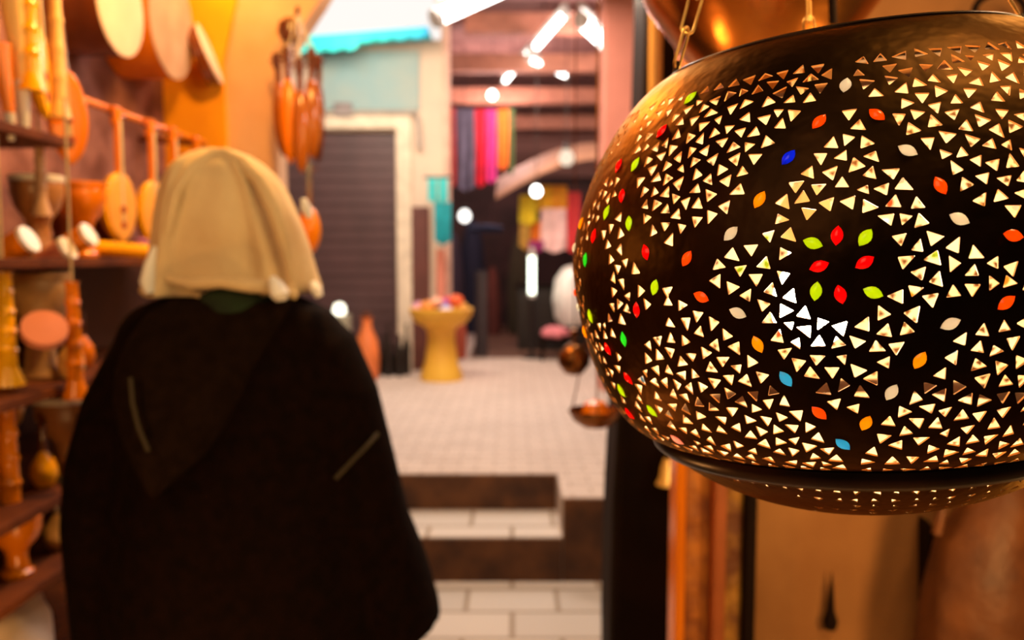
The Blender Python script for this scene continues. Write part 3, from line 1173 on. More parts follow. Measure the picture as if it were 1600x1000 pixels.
strip('left_moulding', 1052, 1068, M_orange)
strip('carved_panel', 1068, 1108, M_carve, -.01)
strip('middle_moulding', 1108, 1128, mat('red_brown_strip', (.36, .09, .02), .5), -.045)
strip('carved_panel', 1128, 1160, mat('carved_ochre_wood', (.52, .25, .03), .6, col2=(.14, .04, .01), scale=14, bump=.8), -.01)
strip('right_moulding', 1160, 1178, M_dark, -.03)
# nail / hook on wall
o = MB().lathe([(.001, 0), (.012, .004), (.016, .02), (.008, .045), (.005, .09), (.0005, .13)], 14).build('wall_hook', M_dark, loc=W(1297, 985, 1.73))
tag(o, 'small dark pointed hook on the tan wall under the lamp', 'hook')
# leather goods at right
M_leather = mat('orange_brown_leather', (.15, .045, .008), .6, col2=(.07, .018, .003), scale=9, bump=.5)
b = W(1572, 900, 1.5)
v = thing('leather_bag', 'large orange brown leather bag hanging on the tan wall at the right', 'bag', (b.x, 1.58, b.z - .30))
rows = []
for z, hw, cx in ((0, .02, 0), (.02, .10, 0), (.10, .14, 0), (.22, .13, .0), (.34, .10, .0), (.42, .075, .03), (.47, .04, .05), (.49, .012, .06)):
    rows.append([(cx + .82 * hw * cos(2 * pi * i / 28) * (1 + .07 * sin(5 * 2 * pi * i / 28 + z * 9)), .09 * min(1, hw * 9) * sin(2 * pi * i / 28), z) for i in range(28)])
MB().loft(rows).build('bag_body', M_leather, v)
MB().tube([(-.10, -.02, .36), (-.08, -.03, .52), (.04, -.01, .62), (.14, -.02, .50), (.12, -.02, .34)], .010, 10).build('strap', M_leather, v)
b = W(1474, 880, 1.68)
o = MB().prism([(-.030, .09), (.0, .05), (.045, -.06), (.03, -.30), (-.015, -.30)], 0, .05).build('dark_gap_strip', M_dark, smooth=False, bevel=.008, loc=(b.x, 1.69, b.z))  # dark strip put in where there is only a dark gap
tag(o, 'dark pointed strip put in for the dark gap beside the bag', 'strip')
# things at top right, on the wall
for i, (px, lb) in enumerate(((1562, 'left dark coil of cord hanging on the wall at the top right'),)):
    c = W(px, 18, 1.68)
    o = MB().tube([c + Vector((.05 * cos(t), 0, .035 * sin(t))) for t in [2 * pi * q_ / 24 for q_ in range(24)]], .007, 8, closed=True).build('cord_coil', M_dark)
    tag(o, 'dark coil of cord hanging on the tan wall at the top right', 'cord')

o = W(1044, 728, 2.05)
v = thing('bright_spot_bell', 'small brass bell added for a warm bright spot on the dark post under the big lamp', 'bell', o)
MB().lathe([(.004, .02), (.012, .018), (.018, .0), (.022, -.03), (.030, -.045), (.030, -.048), (.018, -.03), (.001, .01)], 24).build('bell_body', mat('bright_brass', (.95, .62, .20), .35, metal=.6), v)
MB().tube([(0, 0, .018), (0, 0, .10), (0, .11, .12)], .004, 8).build('hook', M_black, v)
light('POINT', (o.x + .02, 1.85, o.z + .05), .5, (1, .75, .35), .02)  # added light that brightens the bell, itself made up for a bright spot

# two brass hanging bowls left of the big lamp
M_brass = mat('dark_brass', (.25, .09, .02), .25, metal=.85, col2=(.10, .035, .01), scale=12)


def hang_bowl(px, py, Y, r_, label, finial):
    c = W(px, py, Y)
    t = thing('hanging_brass_bowl', label, 'bowl', c, group='small brass hanging bowls')
    MB().lathe([(.001, -r_ * .62), (r_ * .4, -r_ * .60), (r_ * .8, -r_ * .36), (r_, 0), (r_ * .96, .004), (r_ * .75, -r_ * .30), (r_ * .3, -r_ * .5), (.001, -r_ * .52)], 32).build('bowl', M_brass, t)
    for k_ in range(3):
        a_ = 2 * pi * k_ / 3 + .5
        MB().tube([(r_ * .96 * cos(a_), r_ * .96 * sin(a_), 0), (r_ * .3 * cos(a_), r_ * .3 * sin(a_), r_ * 3)], .002, 6).build('wire', M_brass, t)
    MB().lathe([(r_ * .3, r_ * 3 - .004), (r_ * .32, r_ * 3.0), (.004, r_ * 3.1), (.003, r_ * 3.3), (.003, 3.0 - c.z)], 16).build('hanger', M_brass, t)
    if finial:
        MB().lathe([(.001, -r_ * .56), (r_ * .5, -r_ * .40), (r_ * .62, -.03), (r_ * .40, r_ * .30), (.001, r_ * .45)], 20).build('bowl_filling', M_orange, t)


hang_bowl(930, 642, 1.9, .062, 'lower brass bowl hanging left of the big lamp with an orange filling', True)
o = W(897, 560, 2.3)
t = thing('hanging_brass_ball', 'dark brass ball hanging above the small brass bowl', 'ornament', o, group='small brass hanging ornaments')
MB().lathe([(.001, -.048), (.025, -.042), (.045, -.015), (.045, .012), (.025, .036), (.008, .045), (.006, .055), (.014, .062), (.012, .080), (.001, .086)], 24).build('ball', M_brass, t)
MB().tube([(0, 0, .08), (0, 0, 3.0 - o.z)], .002, 6).build('wire', M_brass, t)
struct(MB().tube([(-1.4, 2.1, 3.03), (.5, 2.1, 3.03)], .03, 8).build('trim_9', M_dark))

# copper lantern behind top rim
M_copper = mat('polished_copper', (.75, .27, .05), .24, metal=1, col2=(.50, .15, .03), scale=6, bump=.15)
c = W(1190, 60, 1.05)
t = thing('copper_lantern', 'polished copper bowl lantern hanging behind the rim of the pierced lamp', 'lamp', (c.x, 1.05, c.z))
MB().lathe([(.001, -.085), (.02, -.08), (.06, -.055), (.10, -.012), (.135, .035), (.165, .09), (.178, .15), (.172, .20), (.166, .20), (.168, .15), (.155, .09), (.125, .035), (.09, -.008), (.05, -.05), (.001, -.078)], 64).build('lantern_bowl', M_copper, t)
MB().lathe([(.166, .198), (.174, .198), (.178, .204), (.172, .210), (.164, .206)], 64).build('rim', M_rim, t)
for k_ in range(3):
    a_ = 2 * pi * k_ / 3 + .2
    chain_mb((.168 * cos(a_), .168 * sin(a_), .205), (.01 * cos(a_), .01 * sin(a_), .55)).build('chain', M_chain, t)
MB().tube([(.0, -.17, .2), (.02, -.165, .06), (.035, -.14, -.02)], .0045, 8).build('power_cord', M_dark, t)
MB().tube([(0, 0, .54), (0, 0, 1.4)], .003, 8).build('hanging_wire', M_rim, t)

# ------------------------------------------------------------------ LEFT: shop wall, pilaster, arch
XWL = -1.45
g = MB().box(XWL - .2, XWL, -.5, 3.55, 0, 3.2)
struct(g.build('wall_left', M_mauve, smooth=False))
YP = 3.55
e = lambda px, py: (W(px, py, YP).x, W(px, py, YP).z)
g = MB().prism([(XWL - .2, 0), e(358, 1000)[:1] + (0,), e(358, 300), e(356, 200), e(352, 100), e(372, 0), e(380, -60), (XWL - .2, 3.2)], YP - .03, YP + .12)
struct(g.build('pilaster', M_orange_lit, smooth=False))
g = MB().prism([(e(330, 0)[0], 0), (e(436, 0)[0], 0), e(436, 260), e(438, 200), e(440, 150), e(444, 100), e(458, 68), e(476, 38), e(500, 2), e(530, -50), e(560, -120), (e(560, 0)[0], 3.6), (e(330, 0)[0], 3.6)], YP, YP + .14)
struct(g.build('pillar', M_peach, smooth=False, bevel=.015))
# bright wooden dark backing below lutes
g = MB().box(XWL + .001, XWL + .02, 1.0, 3.5, .5, 1.66)
struct(g.build('trim_8', mat('dark_backing_boards', (.05, .012, .008), .8), smooth=False))


# instruments -----------------------------------------------------------------
def make_lute(name, body_m, face_m, neck_m, L=.38, bw=.068, bf=.56):
    """hangs by its peghead: origin at the top, soundboard towards -Y"""
    t = thing(name, '', 'lute')
    bl_ = L * bf
    nk = 1 - bf
    rows = []
    for i in range(15):
        u = i / 14
        r_ = bw * (sin(pi * min(1, u ** .72)) ** .62 if 0 < u < 1 else 0) * (.55 + .45 * u) * 1.12 + .0015
        z = -L * nk - bl_ * u
        row = []
        for k_ in range(20):
            a_ = 2 * pi * k_ / 20
            y = sin(a_)
            row.append((r_ * cos(a_), (r_ * .85 * y if y > 0 else .004 * y), z))
        rows.append(row)
    MB().loft(rows).build('body', body_m, t)
    rows = []
    for i in range(15):
        u = i / 14
        r_ = bw * .90 * (sin(pi * min(1, u ** .72)) ** .62 if 0 < u < 1 else 0) * (.55 + .45 * u) * 1.12 + .001
        z = -L * nk - bl_ * (.03 + .94 * u)
        rows.append([(r_ * cos(2 * pi * k_ / 16), -.006 + .0025 * sin(2 * pi * k_ / 16), z) for k_ in range(16)])
    sb_ = MB().loft(rows).build('soundboard', face_m, t)
    for dz in (-L * .74, -L * .86):
        MB().lathe([(.011, 0), (.011, .002), (.001, .003)], 14, c=(0, -.0085, dz), axis=(0, -1, 0)).build('rosette', M_rose, sb_)
    nk_ = MB().box(-.011, .011, -.006, .010, -L * (nk + .08), -.03).build('neck', neck_m, t, bevel=.003, smooth=False)
    ph_ = MB().box(-.014, .014, -.004, .018, -.035, .02).build('peghead', neck_m, t, bevel=.004, smooth=False)
    for s_ in (-1, 1):
        MB().tube([(s_ * .012, .004, -.008), (s_ * .034, .004, -.004)], [.003, .005], 8).build('peg', M_brown, ph_)
    MB().box(-.006, .006, -.0095, -.008, -L * .90, -.02).build('strings', M_string, nk_, smooth=False)
    return t


RX = -1.20
ZR = 2.035
g = MB().tube([(RX, 2.18, ZR), (RX, 3.30, ZR + .005)], .011, 10)
rail = tag(g.build('lute_rail', M_orange), 'orange wooden rail from which the small lutes hang', 'rail')
for y in (2.2, 3.28):
    MB().tube([(XWL, y, ZR + .02), (RX, y, ZR)], .012, 8).build('bracket', M_brown, rail)
l0 = make_lute('small_lute', M_yellow, mat('spruce_face', (.90, .42, .08), .4), M_orange, .385, .080)
LB = ['nearest yellow lute hanging from the rail on the left wall', 'second yellow lute along the rail beside the hood',
      'third yellow lute along the rail half behind the hood', 'farthest lute on the rail next to the orange lit pilaster']
for i, (px, sc) in enumerate(((178, 1.0), (231, 1.02), (266, 1.0), (303, 1.0))):
    Y = -RX * F / (800 - px)
    o = l0 if i == 0 else copy_tree(l0)
    place(o, (RX + .03, Y, ZR - .012), (0, 0, radians(76)), LB[i], 'small lutes hanging from the rail', sc)

# frame drums
def make_frame_drum(name, R_, dep, skin, hoop):
    t = thing(name, '', 'drum')
    MB().lathe([(R_, 0), (R_ + .004, .004), (R_ + .004, dep), (R_ - .004, dep), (R_ - .004, .004)], 48, axis=(1, 0, 0)).build('hoop', hoop, t)
    MB().lathe([(R_ - .001, dep - .003), (R_ + .006, dep - .001), (R_ + .004, dep + .004), (.001, dep + .005)], 48, axis=(1, 0, 0)).build('skin', skin, t)
    return t


def at_x(px, py, X):
    """point of the plane x = X seen at that pixel"""
    return W(px, py, X / W(px, py, 1).x)


fd = make_frame_drum('frame_drum', .155, .19, M_skin_drum, M_brown)
place(fd, (XWL + .001, at_x(190, 8, XWL + .195).y, at_x(190, 8, XWL + .195).z), (0, 0, 0), 'deep frame drum with a pale skin hanging highest on the left wall', 'frame drums on the left wall')
o = make_frame_drum('frame_drum', .197, .19, M_tanskin, M_orange)
place(o, (XWL + .001, at_x(270, 36, XWL + .195).y, at_x(270, 36, XWL + .195).z), (0, 0, 0), 'frame drum with a tan skin hanging beside the pale one', 'frame drums on the left wall')
o = make_frame_drum('frame_drum', .115, .045, M_skin_drum, M_brown)
pz = W(318, 90, 3.40)
place(o, (pz.x - .02, 3.40, pz.z), (0, radians(-20), radians(8)), 'thin frame drum seen edge on by the orange lit pilaster', 'frame drums on the left wall')
MB().tube([(-.02, 0, .11), (-.12, 0, .14)], .006, 6).build('peg', M_brown, o)

# near left cluster
def make_darbuka(name, body, skin, H=.30, R_=.085, ribs=0):
    t = thing(name, '', 'drum')
    MB().lathe([(R_ * .62, 0), (R_ * .66, .01), (R_ * .50, H * .12), (R_ * .42, H * .34), (R_ * .48, H * .46), (R_ * .86, H * .62), (R_ * 1.0, H * .78), (R_, H * .97), (R_ * .96, H * .985), (R_ * .9, H * .97), (.001, H * .96)], 32, ribs=ribs, ra=.02 if ribs else 0).build('goblet', body, t)
    MB().lathe([(R_ * 1.02, H * .92), (R_ * 1.05, H * .95), (R_ * 1.03, H * .995), (R_ * .99, H), (R_ * .97, H * .955)], 32).build('tension_ring', M_white if body is M_clay else body, t)
    MB().lathe([(R_ * .985, H * .985), (R_ * .97, H * 1.0), (.001, H * 1.0)], 32).build('skin', skin, t)
    return t


def put(o, px, py, Y, rot, label, group=None, scale=None, dz=0):
    p = W(px, py, Y)
    return place(o, (p.x, p.y, p.z + dz), rot, label, group, scale)


# shelves
M_shelf = mat('rough_brown_board', (.14, .035, .006), .75, col2=(.07, .015, .003), scale=8, spec=.15)
def shelf(z, y0, y1, x1, label, m=None):
    m = m or M_shelf
    o = MB().box(XWL + .021, x1, y0, y1, z - .022, z).build('shelf', m, smooth=False, bevel=.003)
    return tag(o, label, 'shelf', 'shelves of the instrument shop')


Z1 = W(60, 403, 2.0).z
Z0 = W(20, 206, 1.9).z
Z2 = W(60, 590, 1.95).z
Z3 = W(60, 756, 1.9).z
Z4 = W(60, 865, 1.85).z
shelf(Z1, 1.35, 3.1, -1.02, 'long dark shelf at head height under the hanging lutes')
shelf(Z0, 1.35, 2.02, -1.05, 'short dark shelf high on the left near the frame edge')
shelf(Z2, 1.35, 2.6, -1.00, 'dark shelf carrying the big clay drum')
shelf(Z3, 1.30, 2.5, -1.00, 'lower dark shelf carrying the yellow shakers')
shelf(Z4, 1.30, 2.4, -.98, 'lowest visible shelf above the pale cloth')

d = make_darbuka('goblet_drum', M_clay, M_skin_drum, .20, .060)
p = W(70, 400, 2.05)
place(d, (-1.16, 2.05, Z1), (0, 0, 0), 'brown clay goblet drum at the front of the head height shelf', 'goblet drums on the shelves')
GD = [(-1.20, 1.86, Z1, (0, 0, 0), M_brown, .19, .055, 'dark wooden goblet drum nearest the frame edge on the head height shelf'),
      (-1.15, 2.24, Z1, (0, 0, 0), M_orange, .20, .060, 'orange goblet drum third from the front on the head height shelf'),
      (-1.10, 1.93, Z2, (0, 0, 0), M_greyclay, .25, .070, 'tall grey brown clay drum on the second shelf'),
      (-1.21, 1.83, Z2, (0, 0, .4), M_yellow, .30, .062, 'yellow wooden goblet drum behind the tall clay drum'),
      (-1.06, 1.96, Z3, (0, 0, 0), M_clay, .20, .070, 'ribbed brown goblet drum with a pale rim on the third shelf'),
      (-1.16, 1.80, Z3, (0, 0, 0), M_orange, .24, .070, 'orange goblet drum at the frame edge on the third shelf'),
      (-1.16, 1.80, Z4, (0, 0, 0), M_brown, .14, .075, 'low brown goblet drum on the lowest shelf'),
      (-1.18, 1.82, Z0, (0, 0, 0), M_brown, .20, .06, 'dark goblet drum standing on the short high shelf'),
      (-1.12, 2.46, Z1 , (0, 0, 0), M_brown, .15, .05, 'small dark goblet drum at the far end behind the lutes')]
GD2 = [(-1.27, 2.02, Z2, M_orange, .24, .06, 'orange goblet drum against the wall on the second shelf'), (-1.28, 2.20, Z2, M_brown, .22, .06, 'brown goblet drum deep on the second shelf'),
       (-1.24, 1.98, Z3, M_yellow, .21, .06, 'yellow goblet drum against the wall on the third shelf'), (-1.26, 1.66, Z2, M_orange, .22, .06, 'orange goblet drum nearest the frame edge on the second shelf'),
       (-1.05, 1.72, Z4, M_orange, .13, .05, 'small orange drum at the front of the lowest shelf'), (-1.28, 2.0, Z4, M_yellow, .16, .06, 'small yellow drum against the wall on the lowest shelf'),
       (-1.30, 2.42, Z1, M_brown, .17, .055, 'dark drum against the wall behind the orange shaker'), (-1.27, 2.62, Z1, M_brown, .15, .05, 'small dark drum far along the head height shelf')]
for x, y, z, m, H, R_, lb in GD2:
    GD.insert(0, (x, y, z, (0, 0, 0), m, H, R_, lb))
for x, y, z, r3, m, H, R_, lb in GD[:-1]:
    o = make_darbuka('goblet_drum', m, M_skin_drum, H, R_, 24 if 'ribbed' in lb else 0)
    place(o, (x, y, z), r3, lb, 'goblet drums on the shelves')


def make_tom(name, m, H, R_):
    t = thing(name, '', 'drum')
    MB().lathe([(R_ * .8, 0), (R_ * .92, H * .3), (R_, H * .7), (R_, H * .95), (R_ * .9, H * .96), (.001, H * .9)], 28).build('barrel', m, t)
    MB().lathe([(R_ * 1.04, H * .88), (R_ * 1.07, H * .93), (R_ * 1.03, H), (.001, H * 1.01)], 28).build('skin', M_white, t)
    return t


TM = [(22, 398, 1.82, .075, .030, M_orange, 'orange hand drum with a bright white skin tilted out at the frame edge'), (118, 388, 2.02, .075, .028, M_orange, 'orange hand drum with a white skin tilted out beside the lutes'),
      (82, 412, 1.96, .08, .028, M_salmon, 'reddish hand drum tilted out below the brown goblet drum')]
for px, py, Y, H, R_, m, lb in TM:
    o = make_tom('hand_drum', m, H, R_)
    p = W(px, py, Y)
    place(o, (p.x - .03, Y, p.z), (0, radians(62), 0), lb, 'small tilted hand drums')
o = make_tom('long_drum', M_yellow, .20, .022)
a = W(150, 385, 2.3)
place(o, (a.x - .02, 2.28, a.z), (0, radians(96), radians(25)), 'slim yellow drum lying along the head height shelf under the lutes', None)
o['category'] = 'drum'
o = MB().lathe([(.001, -.03), (.022, -.022), (.03, 0), (.022, .022), (.001, .03)], 18).build('purple_ball', mat('purple_felt', (.30, .08, .22), .7), loc=(W(222, 396, 2.5).x, 2.5, Z1 + .03))
tag(o, 'purple felt ball at the far end of the head height shelf', 'ball')
o = MB().lathe([(.036, 0), (.045, .01), (.045, .03), (.001, .035)], 28, axis=(.45, -.60, .62)).build('tambourine', M_salmon, loc=W(68, 524, 1.78))
tag(o, 'round peach coloured tambourine leaning in front of the tall clay drum', 'tambourine')

# hanging horns and small lutes at top left
def make_horn(name, m, L, R_, bend):
    t = thing(name, '', 'horn')
    n = 14
    pts = [(bend * sin(pi * .5 * i / n), 0, -L * i / n) for i in range(n + 1)]
    rs = [R_ * (1 - .78 * (i / n) ** .8) for i in range(n + 1)]
    MB().tube(pts[:11], rs[:11], 16).build('horn_body', m, t)
    MB().tube(pts[10:], [r_ * 1.12 for r_ in rs[10:]], 16).build('pale_tip', M_white, t)
    MB().tube([(0, 0, 0), (0, 0, .5)], .003, 6).build('cord', M_string, t)
    return t


o = make_horn('horn', M_palew, .42, .040, .02)
p = W(10, -95, 1.85)
place(o, (p.x, 1.85, p.z), (0, 0, 0), 'pale tapering horn with a white tip hanging point down at the top left', 'hanging horns')
o = make_horn('horn', M_orange, .20, .026, .02)
p = W(-4, 70, 1.80)
place(o, (p.x, 1.80, p.z), (0, 0, 0), 'short orange horn hanging against the left frame edge', 'hanging horns')
lu = make_lute('small_lute', M_yellow, M_yellow, M_yellow, .38, .045)
p = W(50, -85, 1.92)
place(lu, (p.x, 1.92, p.z), (radians(0), radians(-6), radians(100)), 'bright yellow lute hanging sideways at the top left', 'small lutes at the top left')
lu = make_lute('small_lute', M_orange, M_orange, M_brown, .42, .055)
p = W(86, -20, 2.05)
place(lu, (p.x, 2.05, p.z), (0, radians(-3), radians(45)), 'dark orange lute hanging next to the near end of the rail', 'small lutes at the top left')


def make_flute(name, m, L, R_):
    t = thing(name, '', 'flute')
    pts, rs = [], []
    for i in range(30):
        u = i / 29
        pts.append((0, 0, -L * u))
        rs.append(R_ * (1.25 if i % 6 == 0 else 1) * (1 + .3 * u))
    MB().tube(pts, rs, 14).build('pipe', m, t)
    MB().lathe([(R_ * 1.3, 0), (R_ * 2, -.03), (R_ * 2.2, -.04), (.001, -.036)], 16, c=(0, 0, -L)).build('bell', m, t)
    MB().tube([(0, 0, 0), (0, 0, .4)], .003, 6).build('cord', M_string, t)
    return t


FLT = [(82, -60, 2.0, .32, .013, M_palew, 'pale reed pipe hanging beside the dark orange lute'), (40, -70, 1.86, .25, .014, M_yellow, 'yellow reed pipe hanging between the horn and the yellow lute'),
       (60, 205, 2.0, .16, .010, M_tanskin, 'short pale pipe hanging under the high shelf'), (112, 440, 1.84, .22, .013, M_orange, 'knobbly orange pipe hanging in front of the second shelf'),
       (4, 425, 1.75, .20, .016, M_yellow, 'long yellow pipe hanging at the left frame edge by the tall drum'), (8, 600, 1.76, .26, .016, M_orange, 'orange pipe hanging at the left frame edge lower down')]
for px, py, Y, L, R_, m, lb in FLT:
    o = make_flute('reed_pipe', m, L, R_)
    p = W(px, py, Y)
    place(o, (p.x, Y, p.z), (0, 0, 0), lb, 'hanging reed pipes')


def make_shaker(m):
    t = thing('shaker', '', 'shaker')
    MB().lathe([(.001, 0), (.020, .005), (.030, .03), (.027, .055), (.014, .075), (.008, .085)], 20).build('gourd', m, t)
    MB().lathe([(.008, .083), (.009, .10), (.007, .14), (.010, .145), (.001, .15)], 14).build('handle', M_brown, t)
    return t


for i, (x, y, z, m, lb) in enumerate(((-1.07, 1.87, Z3, M_yellow, 'yellow gourd shaker on the third shelf before the ribbed drum'), (-1.05, 1.88, Z4, M_palew, 'pale gourd shaker on the lowest shelf'),
                                      (-1.00 - .03, 1.93, Z2, M_palew, 'pale gourd shaker on the second shelf edge'),                                       (-1.10, 2.12, Z2, M_orange, 'orange gourd shaker deep on the second shelf'))):
    o = make_shaker(m)
    place(o, (x, y, z), (0, 0, 0), lb, 'gourd shakers')
# bowl and cloth, bench
o = MB().lathe([(.05, 0), (.10, .03), (.13, .09), (.135, .12), (.125, .12), (.09, .04), (.001, .02)], 36).build('wooden_bowl', M_orange, loc=(-1.22, 1.62, Z3))
tag(o, 'wide orange wooden bowl on the third shelf at the frame edge', 'bowl')
bench = thing('bench', 'brown wooden bench standing under the shelves behind the man', 'bench', (-1.16, 1.95, 0))
MB().box(-.28, .24, -.6, .6, .58, .62).build('seat', M_brown, bench, smooth=False, bevel=.006)
for sx in (-.24, .20):
    for sy in (-.55, .55):
        MB().box(sx - .03, sx + .03, sy - .03, sy + .03, 0, .58).build('leg', M_orange, bench, smooth=False, bevel=.005)
rows = []
for j, (z, hw) in enumerate(((.625, .24), (.69, .25), (.77, .235), (.84, .20), (.885, .13), (.90, .03))):
    rows.append([(-1.20 + hw * .75 * cos(2 * pi * i / 36) * (1 + .10 * sin(6 * 2 * pi * i / 36 + j)), 1.72 + hw * sin(2 * pi * i / 36) * (1 + .06 * sin(5 * 2 * pi * i / 36)), z) for i in range(36)])
tag(MB().loft(rows).build('cloth_bundle', M_cloth), 'pale crumpled cloth bundle on the bench at the lower left corner', 'cloth')

# glossy bunch hanging in front of the pillar
M_glossy = mat('glossy_reddish_wood', (.36, .10, .008), .16, col2=(.20, .045, .004), scale=6, stretch=(1, 1, .2))
BP = [(433, 92, 3.34, .38, .040, M_glossy, 'leftmost glossy brown lute in the bunch on the pillar'), (449, 82, 3.24, .42, .042, M_orange, 'orange lute left of the middle in the bunch on the pillar'),
      (486, 84, 3.25, .40, .040, M_glossy, 'glossy brown lute right of the middle in the bunch on the pillar'), (499, 96, 3.36, .40, .038, M_brown, 'rightmost dark lute in the bunch on the pillar'),
      (482, 262, 3.30, .34, .050, M_orange, 'orange lute hanging low beside the right side of the hood'), (468, 100, 3.14, .40, .038, M_glossy, 'front brown lute hanging in the middle of the bunch on the pillar')]
zb_ = 2.62
for i, (px, py, Y, L, bw, m, lb) in enumerate(BP):
    o = make_lute('varnished_lute', m, m, M_brown, L, bw, .56 if i == 4 else .80)
    p = W(px, py, Y)
    place(o, p, (radians((-4, -2, 0, 2, 0, -1)[i]), 0, radians((150, 175, 210, 140, 200, 185)[i])), lb, 'varnished lutes on the pillar')
HUB = W(466, 40, 3.3) + Vector((.0, -.02, .04))
bpy.context.view_layer.update()
for o in [x for x in bpy.data.objects if x.get('group') == 'varnished lutes on the pillar']:
    MB().tube([(0, 0, 0), o.matrix_world.inverted() @ HUB], .003, 6).build('string', M_string, o)
a = W(466, 40, 3.3)
hk = MB().tube([(a.x - .15, 3.56, a.z + .05), (a.x - .02, 3.38, a.z + .06), (a.x, 3.28, a.z + .03), (a.x + .01, 3.26, a.z + .06)], .008, 8).build('iron_hook', M_black)
tag(hk, 'dark iron hook on the pillar holding the bunch of lutes', 'hook')
MB().lathe([(.001, -.05), (.03, -.045), (.045, -.01), (.04, .03), (.015, .05)], 18, c=W(452, 48, 3.34)).build('wooden_gourd', M_brown)
tag(bpy.data.objects['wooden_gourd'], 'round brown gourd at the top of the bunch on the pillar', 'gourd')

# ------------------------------------------------------------------ THE MAN
YM = 1.67
KM = YM / F


def mx(px):
    return (px - 800) * KM


def mz(py):
    return W(400, py, YM).z


CX = mx(362)
man = thing('person', 'person seen from behind in a black hooded robe and beige hood', 'person', (CX, YM, 0))
M_body = mat('skin', (.42, .22, .13), .55)
M_robe = mat('black_wool', (.0060, .0020, .0014), .95, col2=(.003, .0012, .0009), scale=40, bump=.3, bscale=180, spec=.05)
M_hood = mat('beige_linen', (.66, .52, .32), .9, col2=(.56, .42, .25), scale=9, bump=.25, bscale=40, spec=.2)
M_wh = mat('painted_highlight', (.95, .94, .95), .8)
M_green = mat('dark_green_scarf', (.006, .020, .004), .95, col2=(.003, .008, .002), scale=20)


def skinned(name, nodes, links, m, parent, root=0, sub=2):
    me = bpy.data.meshes.new(name)
    me.from_pydata([n[0] for n in nodes], links, [])
    o = bpy.data.objects.new(name, me)
    COL.objects.link(o)
    o.parent = parent
    me.materials.append(m)
    sm = o.modifiers.new('skin', 'SKIN')
    for i, n in enumerate(nodes):
        r_ = n[1]
        me.skin_vertices[0].data[i].radius = r_ if isinstance(r_, tuple) else (r_, r_)
        me.skin_vertices[0].data[i].use_root = (i == root)
    sm.use_smooth_shade = True
    ss = o.modifiers.new('sub', 'SUBSURF')
    ss.levels = ss.render_levels = sub
    return o


# body (mostly under the robe): one surface, face towards +Y
SH = mz(505)          # shoulder line
N = [((0, 0, .95), (.15, .11)), ((0, .0, 1.12), (.14, .10)), ((0, -.01, 1.32), (.16, .115)), ((0, 0, 1.44), (.12, .09)), ((0, .01, 1.52), (.058, .058)), ((0, .03, 1.60), (.07, .08)), ((0, .035, 1.68), (.078, .095)), ((0, .03, 1.76), (.05, .06)),
     ((-.185, 0, SH - .05), .055), ((-.26, .0, 1.18), .043), ((-.272, .03, .92), .030), ((.175, 0, SH - .06), .052), ((.244, .0, 1.18), .043), ((.312, .05, .92), .030),
     ((-.10, 0, .86), .085), ((-.11, .06, .50), .058), ((-.11, .02, .10), .040), ((.10, 0, .86), .085), ((.11, -.04, .50), .058), ((.11, -.12, .12), .040),
     ((-.11, .14, .04), (.035, .03)), ((.11, .0, .04), (.035, .03))]
LK = [(0, 1), (1, 2), (2, 3), (3, 4), (4, 5), (5, 6), (6, 7), (3, 8), (8, 9), (9, 10), (3, 11), (11, 12), (12, 13), (0, 14), (14, 15), (15, 16), (0, 17), (17, 18), (18, 19), (16, 20), (19, 21)]
fx = [((0, .115, 1.655), .012), ((0, .145, 1.640), .010)]
nb = len(N)
N += fx
LK += [(6, nb), (nb, nb + 1)]
body = skinned('body', N, LK, M_body, man)
# hands with five fingers each
for s_, wx, wy, wz in ((-1, -.272, .03, .92), (1, .312, .05, .92)):
    nodes = [((wx, wy, wz), (.028, .022)), ((wx, wy + .008, wz - .045), (.020, .036)), ((wx, wy + .012, wz - .085), (.016, .038))]
    ln = [(0, 1), (1, 2)]
    for f_, (dy, l) in enumerate(((-.030, .060), (-.010, .074), (.012, .080), (.032, .070))):
        k_ = len(nodes)
        b_ = Vector((wx, wy + .012 + dy, wz - .098))
        nodes += [(tuple(b_), .0095), (tuple(b_ + Vector((-s_ * .006, .002, -l * .5))), .0085), (tuple(b_ + Vector((-s_ * .020, .006, -l * .95))), .007)]
        ln += [(2, k_), (k_, k_ + 1), (k_ + 1, k_ + 2)]
    k_ = len(nodes)
    nodes += [((wx - s_ * .012, wy + .040, wz - .045), .011), ((wx - s_ * .022, wy + .060, wz - .075), .009), ((wx - s_ * .026, wy + .064, wz - .100), .008)]
    ln += [(1, k_), (k_, k_ + 1), (k_ + 1, k_ + 2)]
    skinned('hand', nodes, ln, M_body, man, sub=1)
for s_, fy in ((-1, .10), (1, -.04)):
    rows = []
    for i in range(12):
        u = i / 11
        ww = .045 * sin(pi * (.12 + .80 * u)) ** .5
        hh = .075 * (1 - u) ** .6 + .02
        rows.append([(s_ * .11 + ww * cos(2 * pi * k_ / 16), fy - .09 + .27 * u, max(.0, .5 * hh * (1 + sin(2 * pi * k_ / 16)))) for k_ in range(16)])
    MB().loft(rows).build('shoe', mat('yellow_slipper', (.45, .28, .05), .6), man)


# robe
def rb(px):
    return mx(px) - CX


def PW(px, py, yo):
    p = W(px, py, YM + yo)
    return (p.x - CX, yo, p.z)


def ring(cx, cy, z, hw, hd, n=48, folds=0, ph=0, pw=2.3):
    out = []
    for i in range(n):
        a_ = 2 * pi * i / n
        c_, s2 = cos(a_), sin(a_)
        f_ = 1 + folds * (sin(7 * a_ + ph) * .6 + sin(11 * a_ + ph * 2) * .4)
        x_ = hw * (abs(c_) ** (2 / pw)) * (1 if c_ >= 0 else -1) * f_
        y_ = hd * (abs(s2) ** (2 / pw)) * (1 if s2 >= 0 else -1) * f_
        out.append((cx + x_, cy + y_, z))
    return out


